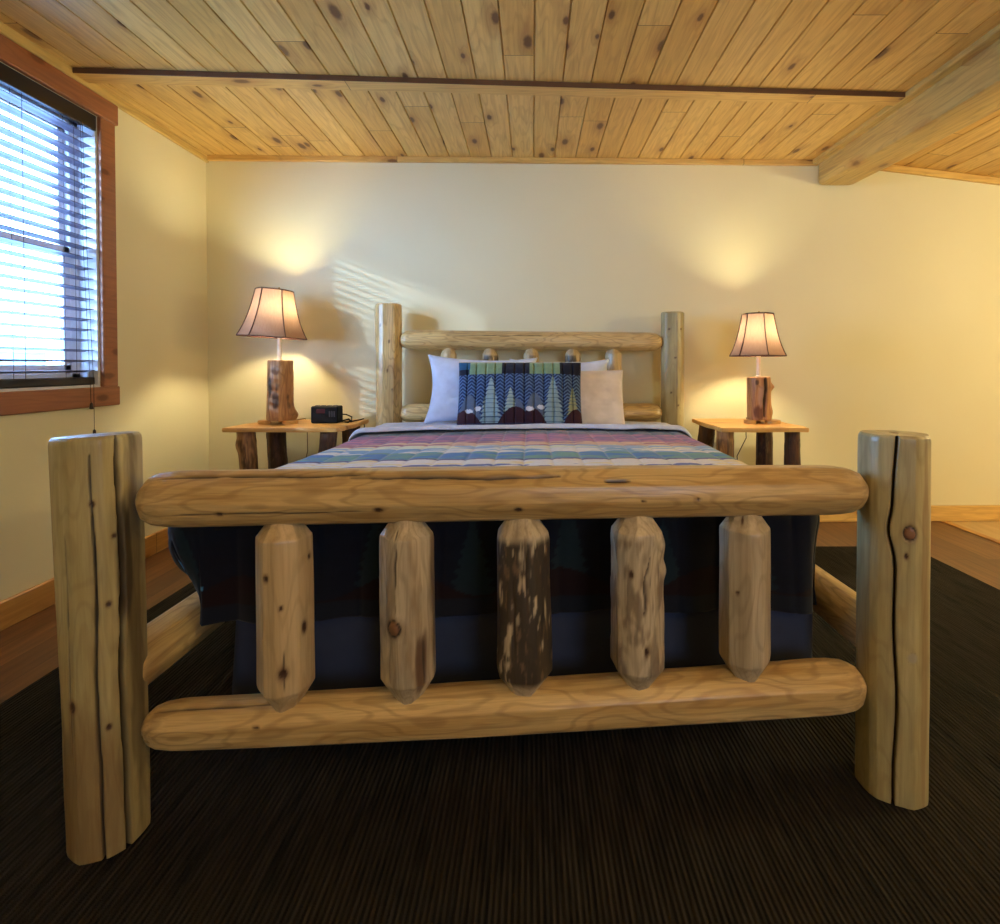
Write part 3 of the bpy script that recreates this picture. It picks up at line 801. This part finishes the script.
def cloth_obj(name, X, Y, Z, thick, mat, cols=None):
    nu, nv = X.shape
    P = np.stack([X, Y, Z], -1)
    # normals
    gu = np.gradient(P, axis=0); gv = np.gradient(P, axis=1)
    nn = np.cross(gu, gv); nn /= (np.linalg.norm(nn, axis=-1, keepdims=True) + 1e-12)
    Q = P - nn * thick
    V = np.concatenate([P.reshape(-1, 3), Q.reshape(-1, 3)]); K = nu * nv
    i, j = np.meshgrid(np.arange(nu - 1), np.arange(nv - 1), indexing='ij')
    a = (i * nv + j).ravel(); b = ((i + 1) * nv + j).ravel(); c = ((i + 1) * nv + j + 1).ravel(); d = (i * nv + j + 1).ravel()
    F = np.concatenate([np.stack([a, b, c, d], -1), np.stack([a + K, d + K, c + K, b + K], -1)]).tolist()
    bd = [(i_ * nv, (i_ + 1) * nv) for i_ in range(nu - 1)] + [((nu - 1) * nv + j_, (nu - 1) * nv + j_ + 1) for j_ in range(nv - 1)]
    bd += [((i_ + 1) * nv + nv - 1, i_ * nv + nv - 1) for i_ in range(nu - 1)] + [(j_ + 1, j_) for j_ in range(nv - 1)]
    F += [(b_, a_, a_ + K, b_ + K) for a_, b_ in bd]
    cc_ = None
    if cols is not None:
        c_ = cols.reshape(-1, 4); cc_ = np.concatenate([c_, c_])
    return from_lists(name, V.tolist(), F, mat, None, True, colors=cc_)

def quilt_out(U, Vv, dx, dy, h):
    left = np.clip(-dx, 0, 1); right = np.clip(dx, 0, 1); foot = np.clip(-dy, 0, 1)
    nearfoot = np.clip((2.3 - Vv) / 0.9, 0, 1)
    s_ = h / 0.25
    bulge = 0.045 * np.sin(np.clip(s_, 0, 1) * math.pi * 0.9)
    hh = np.clip(h / 0.18, 0, 1.1)
    out = left * (bulge * (1 - nearfoot) * 0.6 + nearfoot * (0.055 - 0.12 * hh ** 2)) + right * (-0.02 - 0.05 * hh) * nearfoot + foot * 0.008
    per = np.where(np.abs(dy) > np.abs(dx), U, Vv)
    out = out + np.clip(s_, 0, 1.2) * (0.011 * np.sin(per * 19 + 0.7 * np.sin(per * 7)) + 0.006 * np.sin(per * 43))
    return out + 0.010 * np.clip(s_, 0, 1)
ZT = 0.697
U, Vv, L, X, Y, Z, cx = drape(0.835, 0.805, 1.50, 2.90, ZT, 0.075, 0.30, 0.30, 0.36, quilt_out, nu=380, nv=360)
# quilting channels along the bed, 0.108 m apart, and gentle puff
ch = 0.108
pu = np.abs((U / ch) % 1 - 0.5) * 2
pv = np.abs((Vv / 0.115) % 1 - 0.5) * 2
seam = np.minimum(1, (1 - pu) * 6)
Z = Z + np.where(L < 0.05, 0.0045 * (1 - pu ** 5) + 0.010 * (fbm(U * 4, Vv * 4, 0, 3) - 0.5), 0)
sd_ = L > 0.05
Y = Y - np.where(sd_ & (Vv < 1.50), 0.005 * (1 - pu ** 5), 0)
# woven stripe colours, sRGB triples along the bed (v), irregular edges
def L3(r, g, b): return np.array(lin(r, g, b)[:3])
vv = Vv + 0.012 * (fbm(U * 7, Vv * 3, 2, 8) - 0.5) * 2 + 0.012 * np.where(((U / ch).astype(int) % 2) == 0, 1, -1) * 0.4
Cq = np.zeros(U.shape + (3,)) + L3(30, 38, 66)
cellu = np.floor(U / ch); r1 = vn(cellu * 1.7, 0.3, 0, 4); r2 = vn(cellu * 2.3, np.floor(Vv / 0.06), 0, 6); nz1 = fbm(U * 16, Vv * 40, 0, 12); nz2 = fbm(U * 5, Vv * 30, 0, 15)
def band(a, b, c1, c2=None, f=None):
    m_ = (vv >= a) & (vv < b)
    if c2 is None: Cq[m_] = c1
    else:
        ff = f[..., None]; Cq[m_] = (c1 * (1 - ff) + c2 * ff)[m_]
band(2.79, 3.2, L3(58, 72, 98), L3(150, 150, 150), sstep(0.5, 0.6, nz2))
band(2.66, 2.79, L3(62, 84, 98), L3(120, 110, 118), sstep(0.4, 0.6, nz1))
band(2.40, 2.66, L3(160, 98, 130), L3(116, 84, 128), sstep(0.42, 0.55, nz1))
band(2.30, 2.40, L3(190, 160, 136), L3(138, 90, 110), sstep(0.5, 0.58, nz2))
band(2.22, 2.30, L3(226, 210, 176), L3(130, 156, 186), sstep(0.46, 0.52, nz2))
band(2.12, 2.22, L3(96, 140, 176), L3(200, 206, 210), sstep(0.52, 0.58, nz2))
band(1.98, 2.12, L3(46, 104, 166), L3(84, 132, 128), sstep(0.42, 0.58, r1 * 0.25 + r2 * 0.2 + nz1 * 0.3 + nz2 * 0.25))
band(1.955, 1.98, L3(52, 52, 100), L3(90, 90, 130), nz1)
band(1.87, 1.955, L3(216, 186, 150), L3(238, 230, 222), sstep(0.45, 0.55, nz2))
band(1.80, 1.87, L3(238, 236, 236), L3(74, 92, 150), sstep(0.53, 0.57, nz2))
band(1.68, 1.80, L3(222, 196, 160), L3(236, 230, 222), sstep(0.45, 0.55, nz2))
band(1.60, 1.68, L3(60, 110, 140), L3(70, 120, 110), r1)
seamc = sstep(0.90, 0.99, pu) * 0.35
Cq = np.clip(Cq * 1.6, 0, 0.88)
Cq = Cq * (1 - seamc[..., None]) + L3(200, 205, 215) * seamc[..., None] * 1.0
# hanging border: navy ground with dim pines and hills
side = np.maximum(np.clip(np.abs(U) - 0.835, 0, None), np.clip(1.54 - Vv, 0, None))
along = np.where(Vv < 1.50, U, Vv)
dr = np.clip(side / 0.36, 0, 1)
is_d = (side > 0.02)
CH = L3(12, 18, 34) * (0.7 + 0.5 * nz1[..., None])
cell = (along / 0.26) % 1 - 0.5; cid = np.floor(along / 0.26); hgt = 0.55 + 0.3 * vn(cid * 3.1, 0, 0, 5)
up = 1 - dr
jag = 0.75 + 0.35 * (np.abs((up * 14) % 1 - 0.5) * 2)
tree = (np.abs(cell) < 0.26 * (1 - up / hgt) * jag) & (up < hgt)
CH[tree] = L3(24, 42, 50); hill = up < 0.13 + 0.10 * np.sin(along * 15); CH[hill] = L3(28, 12, 18)
green = up > 0.86; CH[green] = L3(22, 38, 34)
hem = dr > 0.975; CH[hem] = L3(22, 28, 40)
patch_ = (U < -0.835) & (Vv < 1.75) & (up < 0.36) & (fbm(along * 20, up * 6, 0, 2) > 0.63); CH[patch_] = L3(80, 150, 200)
Cq[is_d] = CH[is_d]
Cq = np.concatenate([Cq, np.ones(U.shape + (1,))], -1)
o = cloth_obj('quilt', X + cx, Y + SH * X, Z, 0.010, M['quilt'], Cq)
tag(o, 'striped patchwork quilt spread over the log bed, its dark navy border hanging at the foot', 'quilt')

# folded white top sheet
def sheet_out(U, Vv, dx, dy, h):
    return 0.01 + 0.02 * np.clip(h / 0.2, 0, 1) + 0.010 * np.sin(Vv * 40) * np.clip(h / 0.2, 0, 1)
U, Vv, L, X, Y, Z, cx = drape(0.825, 0.80, 2.0, 3.19, ZT + 0.018, 0.085, 0.22, 0.22, 0.0, sheet_out, nu=240, nv=130)
e = 2.755 + 0.025 * np.sin(U * 3 + 1) + 0.012 * np.sin(U * 9)
Vn = e + (3.19 - e) * (Vv - 2.0) / 1.19
Y = Vn
fold = np.exp(-((Vn - e - 0.022) / 0.03) ** 2)
Z = Z + 0.022 * fold + 0.010 * (fbm(U * 3, Vn * 14, 1, 21) - 0.5) * 2
edge = np.clip((Vn - e) / 0.012, 0, 1); Z = Z - 0.012 * (1 - edge) ** 2
o = cloth_obj('top_sheet', X + cx, Y + SH * X, Z, 0.006, M['sheet'])
tag(o, 'white top sheet folded back across the head of the bed', 'sheet')

# pillows
def pillow(name, c, w_, h_, t_, lean, yaw, mat, label, cat, colfn=None, group=None, n=90, roll=0.0, corner=0.06, seed=1, channels=0):
    m_ = int(n * h_ / w_)
    a = np.linspace(-1, 1, n); b = np.linspace(-1, 1, m_)
    A, B = np.meshgrid(a, b, indexing='ij')
    prof_ = (np.clip(1 - np.abs(A) ** 2.6, 0, 1) ** 0.55) * (np.clip(1 - np.abs(B) ** 2.4, 0, 1) ** 0.55)
    ex = 1 - corner * (1 - np.abs(B) ** 2) * (np.abs(A) ** 3); ey = 1 - corner * 1.2 * (1 - np.abs(A) ** 2) * (np.abs(B) ** 3)
    Xp = A * w_ / 2 * ex; Zp = B * h_ / 2 * ey
    wr = 0.010 * (fbm(A * 3, B * 3, 0, seed) - 0.5) * 2
    thk = t_ / 2 * prof_ + wr * prof_
    if channels:
        pc = np.abs(((A + 1) / 2 * channels) % 1 - 0.5) * 2
        thk = thk - 0.009 * sstep(0.72, 1.0, pc) * np.clip(prof_ * 2, 0, 1)
    front = np.stack([Xp, -thk, Zp], -1); back = np.stack([Xp, thk * 0.9, Zp], -1)
    V = np.concatenate([front.reshape(-1, 3), back.reshape(-1, 3)]); K = n * m_
    F = []
    for i in range(n - 1):
        for j in range(m_ - 1):
            a0 = i * m_ + j; F.append((a0, a0 + m_, a0 + m_ + 1, a0 + 1)); F.append((a0 + K, a0 + 1 + K, a0 + m_ + 1 + K, a0 + m_ + K))
    cols = None
    if colfn is not None:
        cf = colfn((A + 1) / 2, (B + 1) / 2); cols = np.concatenate([cf.reshape(-1, 4)] * 2)
    mt = Matrix.Translation(Vector(c)) @ Matrix.Rotation(yaw, 4, 'Z') @ Matrix.Rotation(-lean, 4, 'X') @ Matrix.Rotation(roll, 4, 'Y')
    o = from_lists(name, V.tolist(), F, mat, None, True, mtx=mt, colors=cols)
    import bmesh
    bm = bmesh.new(); bm.from_mesh(o.data); bmesh.ops.remove_doubles(bm, verts=bm.verts, dist=0.0004); bm.to_mesh(o.data); bm.free()
    o.data.polygons.foreach_set('use_smooth', [True] * len(o.data.polygons))
    tag(o, label, cat, group); return o
pillow('pillow', (-0.30, 3.10, 0.915), 0.66, 0.42, 0.17, math.radians(14), 0.03, M['sheet'], 'white pillow standing at the left side of the headboard behind the patterned cushion', 'pillow', seed=3, group='white bed pillows', roll=0.03, corner=0.12)
pillow('pillow', (0.17, 3.19, 0.895), 0.62, 0.42, 0.13, math.radians(8), 0.03, M['sheet'], 'white pillow at the rear right, only its upper corner showing behind another pillow', 'pillow', seed=5, group='white bed pillows', corner=0.12)
pillow('pillow', (0.235, 3.02, 0.87), 0.60, 0.34, 0.15, math.radians(14), 0.03, M['pillow_cream'], 'cream white pillow standing right of and behind the patterned cushion', 'pillow', seed=8, group='white bed pillows', corner=0.03)

def cush(a, b):
    s = a.shape
    C = np.zeros(s + (3,)) + L3(34, 52, 94)
    n_ = fbm(a * 30, b * 20, 0, 2)
    # herringbone ground
    zz_ = np.abs((a * 13) % 1 - 0.5) * 2
    st = ((b * 19 + zz_ * 1.1) % 1) < 0.42
    C[st] = L3(88, 118, 160)
    # upper border
    top = b > 0.775
    edge = 0.05 * (vn(a * 22, 0, 0, 3) - 0.5)
    C[top] = L3(24, 28, 48)
    g_ = top & (((a > 0.07 + edge) & (a < 0.36 + edge * 2)) | ((a > 0.56 + edge) & (a < 0.83 + edge * 2)))
    C[g_] = L3(128, 156, 122)
    g2 = g_ & (b > 0.95); C[g2] = L3(150, 170, 140)
    left = top & (a < 0.10) & (b > 0.86); C[left] = L3(40, 88, 120)
    # far grey hills
    for c_, h_, w_ in ((0.10, 0.46, 0.09), (0.62, 0.48, 0.08), (0.47, 0.40, 0.10)):
        m_ = b < h_ - ((a - c_) / w_) ** 2 * 0.30
        C[m_ & (b < 0.77)] = L3(92, 108, 132)
    # pines
    for c_, h_, w_, col in ((0.275, 0.72, 0.095, (150, 178, 186)), (0.765, 0.74, 0.095, (142, 170, 180)), (0.43, 0.56, 0.075, (160, 184, 178)), (0.925, 0.58, 0.065, (150, 160, 134))):
        t = np.clip(b / h_, 0, 1)
        jag = 0.72 + 0.42 * (1 - (t * 11) % 1)
        m_ = (np.abs(a - c_) < w_ * (1 - t) ** 0.75 * jag) & (b < h_)
        C[m_] = L3(*col) * 0.95
        m2 = m_ & (np.abs(((t * 11) % 1)) < 0.14); C[m2] = L3(70, 96, 122)
    # dark red hills with snowy caps
    for c_, h_, w_ in ((0.07, 0.24, 0.13), (0.47, 0.28, 0.13), (0.60, 0.26, 0.11), (0.95, 0.25, 0.10)):
        m_ = b < h_ - ((a - c_) / w_) ** 2 * 0.20
        C[m_] = L3(58, 32, 44)
    for c_, d_, w_ in ((0.10, 0.22, 0.035), (0.175, 0.25, 0.03), (0.585, 0.25, 0.035), (0.67, 0.27, 0.03)):
        m_ = (((a - c_) / w_) ** 2 + ((b - d_) / 0.035) ** 2 + (n_ - 0.5) * 1.5) < 0.9
        C[m_] = L3(214, 222, 230)
    low = b < 0.05; C[low] = L3(46, 54, 84)
    sm = sstep(0.86, 0.98, zz_ if False else np.abs(((a * 13) % 1) - 0.5) * 2)
    C = C * (1 - 0.15 * sm[..., None]) * 1.15
    pip = (b > 0.982); C[pip] = L3(205, 205, 196)
    # pale piping along the top seam
    return np.concatenate([C * (0.85 + 0.3 * n_[..., None]), np.ones(s + (1,))], -1)
pillow('patterned_cushion', (-0.068, 2.90, 0.902), 0.69, 0.375, 0.15, math.radians(16), 0.0, M['quilt'], 'quilted navy cushion patterned with pine trees and hills, leaning on the white pillows', 'cushion', colfn=cush, n=240, corner=0.02, channels=13, seed=12)

# ------------------------------------------------------------------ nightstands
def nightstand(label, x0, x1, y0, y1, zt, legs, seed, shape):
    root = empty('nightstand', ((x0 + x1) / 2, (y0 + y1) / 2, 0), label, 'nightstand', 'log nightstands')
    # live edge top: outline with small wobble
    rng = np.random.RandomState(seed)
    pts = []
    for (ax, ay), (bx_, by_) in zip(shape, shape[1:] + shape[:1]):
        for i in range(14):
            t = i / 14; pts.append((ax + (bx_ - ax) * t, ay + (by_ - ay) * t))
    P = np.array(pts); n = len(P)
    ang = np.arange(n)
    c = P.mean(0); d = P - c; dn = d / np.linalg.norm(d, axis=1, keepdims=True)
    P = P + dn * (0.006 * np.sin(ang * 0.55 + seed) + 0.003 * np.sin(ang * 1.3))[:, None]
    V = []; F = []
    lv = ((0.990, zt - 0.024), (1.0, zt - 0.016), (1.0, zt - 0.006), (0.992, zt))
    for s_, z_ in lv:
        for p in P: q = c + (p - c) * s_; V.append((q[0], q[1], z_))
    for i in range(3):
        for j in range(n): F.append((i * n + j, i * n + (j + 1) % n, (i + 1) * n + (j + 1) % n, (i + 1) * n + j))
    F.append(tuple(range(3 * n, 4 * n))); F.append(tuple(range(n))[::-1])
    o = from_lists('tabletop', V, F, M['tabletop'], root); bm_fix(o.data)
    for i, (lx, ly, bx2, by2, rt, rb, kw) in enumerate(legs):
        log('leg', (bx2, by2, 0.0), (lx, ly, zt - 0.018), rb, rt, M['leg_dark'] if kw.get('dark', True) else M['stump'], root, seed * 7 + i, ((0, 0.97), (0.01, 1)), ((0, 1),),
            nseg=56, ds=0.012, facets=8, lump=0.10, bark=(0.42, 0.15, (0.035, 0.018, 0.01), 0.7, 1.0), bumps=kw.get('b', ()), stains=kw.get('s', ()), bow=kw.get('bow', 0))
    return root
ZN = 0.71
nightstand('wooden nightstand with log legs, left of the bed, holding the black clock', -1.76, -1.07, 2.93, 3.40, ZN,
    ((-1.655, 3.02, -1.615, 3.03, 0.048, 0.047, dict(dark=False, b=((0.25, -60, 0.012, 0.03), (0.6, -70, 0.01, 0.03)))),
     (-1.625, 3.30, -1.60, 3.32, 0.060, 0.055, dict(b=((0.45, 60, 0.015, 0.04),))),
     (-1.175, 3.02, -1.235, 3.02, 0.048, 0.045, dict(b=((0.50, -80, 0.02, 0.04),), dark=True)),
     (-1.135, 3.28, -1.12, 3.30, 0.055, 0.055, dict())), 3,
    [(-1.74, 2.93), (-1.10, 2.93), (-1.065, 3.08), (-1.065, 3.40), (-1.70, 3.40)])
nightstand('wooden nightstand with dark log legs, right of the bed, holding only a lamp', 1.05, 1.60, 2.93, 3.45, ZN,
    ((1.125, 3.04, 1.13, 3.04, 0.050, 0.050, dict(b=((0.5, 0, 0.01, 0.03),), dark=False)),
     (1.13, 3.36, 1.05, 3.34, 0.052, 0.05, dict()),
     (1.47, 3.30, 1.465, 3.30, 0.050, 0.052, dict()),
     (1.51, 3.03, 1.52, 3.03, 0.043, 0.050, dict(b=((0.3, 60, 0.012, 0.03),)))), 5,
    [(1.06, 2.93), (1.55, 2.93), (1.565, 3.0), (1.55, 3.45), (1.05, 3.45)])

# ------------------------------------------------------------------ lamps
def lamp(label, x, y, soff, stump, rs, z_st0, z_st1, zs0, zs1, rb, rt, seed, tilt, rot, skw, cord):
    root = empty('table_lamp', (x, y, ZN), label, 'lamp', 'log table lamps')
    log('stump_base', (x, y, z_st0), (x + stump, y, z_st1), rs, rs * 0.95, M['stump'], root, seed, ((0, 0.97), (0.008, 1)), ((0, 0.96), (0.006, 1)), nseg=110, ds=0.006, facets=8, **skw)
    for i, (fx, fy, fr) in enumerate(((-rs * 0.95, -0.03, 0.036), (rs * 0.95, -0.03, 0.045), (0.0, 0.06, 0.036))):
        m = MB((x + fx, y + fy, ZN)); m.lathe([(fr * 0.97, 0), (fr, 0.004), (fr, z_st0 - ZN - 0.001 if i < 9 else 0.02), (fr * 0.95, z_st0 - ZN + 0.001)], (x + fx, y + fy, ZN), 22)
        o = m.build('foot', M['tabletop'], root); auto_smooth(o)
    xs_ = x + stump
    m = MB((xs_, y, z_st1)); m.lathe([(0.017, -0.002), (0.017, 0.006), (0.0125, 0.010), (0.0125, zs0 - z_st1 + 0.005)], (xs_, y, z_st1), 20)
    o = m.build('neck', M['tube'], root); auto_smooth(o)
    m = MB((xs_, y, zs0)); m.lathe([(0.012, -0.0), (0.020, 0.005), (0.020, 0.045), (0.014, 0.05), (0.014, 0.055 + (zs1 - zs0 - 0.22))], (xs_, y, zs0), 20)
    # socket switch key
    m.tube([(xs_ + 0.018, y - 0.006, zs0 + 0.014), (xs_ + 0.042, y - 0.016, zs0 + 0.014)], 0.004, 8)
    o = m.build('socket', M['brass'], root); auto_smooth(o)
    zb = zs0 + 0.055 + (zs1 - zs0 - 0.22)
    m = MB((xs_, y, zb)); m.lathe([(0.012, 0), (0.014, 0.015), (0.027, 0.045), (0.030, 0.062), (0.027, 0.078), (0.016, 0.092), (0.004, 0.096)], (xs_, y, zb), 24)
    o = m.build('bulb', M['bulb'], root, smooth=True)
    # six sided bell shade
    H = zs1 - zs0; n = 96; nl = 22; V = []; F = []
    def rad_(t): return rt + (rb - rt) * (0.62 * (1 - t) + 0.38 * (1 - t) ** 3.2)
    ct, st_ = math.cos(tilt), math.sin(tilt)
    def pos(a, t, extra=0.0):
        k6 = (((a - math.radians(rot)) / (math.pi / 3)) % 1 - 0.5) * math.pi / 3
        r_ = rad_(t) * (1 + 0.55 * (math.cos(math.pi / 6) / math.cos(k6) - 1)) + extra
        X_, Y_, Z_ = r_ * math.cos(a), r_ * math.sin(a), H * t
        return (xs_ + soff + X_ * ct - (Z_ - H / 2) * st_, y + Y_, zs0 + H / 2 + X_ * st_ + (Z_ - H / 2) * ct)
    for layer, ex in ((0, 0.0), (1, -0.0015)):
        for i in range(nl + 1):
            for k_ in range(n): V.append(pos(2 * math.pi * k_ / n + 0.3, i / nl, ex))
    K = (nl + 1) * n
    for i in range(nl):
        for k_ in range(n):
            a = i * n + k_; b = i * n + (k_ + 1) % n
            F.append((a, b, b + n, a + n))
    V = V[:K]
    sh_ = from_lists('lamp_shade', V, F, M['shade'], root, True)
    m = MB()
    for q in range(6):
        m.tube([pos(q * math.pi / 3 + math.radians(rot), i / 16, 0.001) for i in range(17)], 0.0034, 6)
    for t in (0.004, 0.996):
        pts_ = [pos(2 * math.pi * k_ / 72, t, 0.0008) for k_ in range(73)]
        m.tube(pts_, 0.0038, 6)
    m.build('binding', M['trimdark'], sh_, smooth=True)
    m = MB((xs_, y, zs1)); tz = zs1 - 0.012
    for q in range(3):
        a = q * 2.094 + 0.4; m.tube([(xs_, y, tz), (xs_ + soff + (rt - 0.002) * math.cos(a), y + (rt - 0.002) * math.sin(a), tz + 0.006)], 0.0016, 6)
    for s_ in (-1, 1):
        m.tube([(xs_ + s_ * 0.018, y, zs0 + 0.012), (xs_ + s_ * 0.045, y, zs0 + 0.08), (xs_ + s_ * 0.04, y, zs0 + 0.16), (xs_, y, tz)], 0.0016, 6)
    m.lathe([(0.008, -0.012), (0.010, -0.006), (0.004, 0.0), (0.008, 0.008), (0.002, 0.018)], (xs_, y, zs1), 12)
    m.build('harp', M['brass'], sh_, smooth=True)
    m = MB(); m.tube(cord, 0.0030, 8); m.build('cord', M['cord_white'] if x < 0 else M['blackcord'], root, smooth=True)
    return root
yb = 3.425
lamp('table lamp with a taller knotty stump base, on the left nightstand beside the black clock', -1.535, 3.175, -0.036, 0.004, 0.082, ZN + 0.020, 1.092, 1.230, 1.518, 0.194, 0.104, 71, -0.06, 17.7,
     dict(lump=0.07, bumps=((0.03, 105, 0.026, 0.035), (0.22, -10, 0.006, 0.03), (0.30, 40, 0.008, 0.03)), bark=(0.55, 0.15, (0.07, 0.035, 0.018), 0.8, 1.2),
          stains=((0.20, -20, 0.07, 0.025, (0.03, 0.018, 0.012), 0.95), (0.12, 10, 0.06, 0.02, (0.04, 0.02, 0.012), 0.8), (0.30, 10, 0.03, 0.03, (0.12, 0.05, 0.02), 0.7))),
     [(-1.535, 3.24, ZN + 0.012), (-1.50, 3.32, ZN + 0.005), (-1.48, 3.408, ZN + 0.004), (-1.475, 3.425, ZN - 0.03), (-1.47, 3.42, 0.5), (-1.52, 3.42, 0.30), (-1.55, 3.425, 0.18)])
lamp('smaller table lamp with a split cedar stump base, on the right nightstand', 1.392, 3.20, -0.008, -0.006, 0.072, ZN + 0.020, 0.990, 1.118, 1.376, 0.161, 0.088, 72, 0.0, 29.0,
     dict(lump=0.08, bumps=((0.20, 66, 0.020, 0.02), (0.05, 50, 0.008, 0.03)), cracks=((0.02, 0.255, 6, 0.35, 0.009, 0.018),),
          stains=((0.05, -20, 0.05, 0.04, (0.10, 0.03, 0.018), 0.85), (0.14, -8, 0.07, 0.03, (0.42, 0.27, 0.19), 0.7), (0.21, 14, 0.06, 0.015, (0.03, 0.014, 0.01), 0.9), (0.23, -30, 0.02, 0.012, (0.05, 0.02, 0.01), 0.8))),
     [(1.39, 3.26, ZN + 0.012), (1.41, 3.36, ZN + 0.005), (1.42, 3.458, ZN + 0.004), (1.42, 3.47, ZN - 0.03), (1.42, 3.46, 0.58), (1.36, 3.46, 0.46), (1.38, 3.475, 0.30)])

# ------------------------------------------------------------------ alarm clock
ck = empty('alarm_clock', (-1.245, 3.13, ZN), 'black box shaped digital alarm clock on the left nightstand', 'alarm clock')
MB((-1.245, 3.13, ZN)).box(-1.335, -1.172, 3.15, 3.24, ZN + 0.002, ZN + 0.104, 0.006).build('body', M['black'], ck)
MB((-1.245, 3.13, ZN)).box(-1.302, -1.248, 3.1475, 3.151, ZN + 0.062, ZN + 0.088, 0.001).build('display', M['display'], ck)
m = MB()
for i in range(3): m.box(-1.225 + i * 0.014, -1.217 + i * 0.014, 3.1475, 3.151, ZN + 0.04, ZN + 0.075, 0.001)
m.build('speaker_grille', M['knob'], ck)
for i in range(4):
    m = MB(); m.box(-1.32 + i * 0.036, -1.30 + i * 0.036, 3.18, 3.205, ZN + 0.103, ZN + 0.108, 0.001); m.build('button', M['knob'], ck)
m = MB()
pts = [(-1.185, 3.23, ZN + 0.05), (-1.16, 3.26, ZN + 0.045), (-1.125, 3.26, ZN + 0.03), (-1.105, 3.20, ZN + 0.012), (-1.12, 3.18, ZN + 0.004), (-1.15, 3.21, ZN + 0.004), (-1.12, 3.25, ZN + 0.004), (-1.10, 3.34, ZN + 0.004), (-1.10, 3.41, ZN + 0.003), (-1.10, 3.425, ZN - 0.05), (-1.10, 3.43, 0.3)]
m.tube(pts, 0.004, 8); m.tube([(-1.18, 3.235, ZN + 0.006), (-1.13, 3.22, ZN + 0.02), (-1.11, 3.21, ZN + 0.006)], 0.006, 8)
m.build('cord', M['black'], ck, smooth=True)
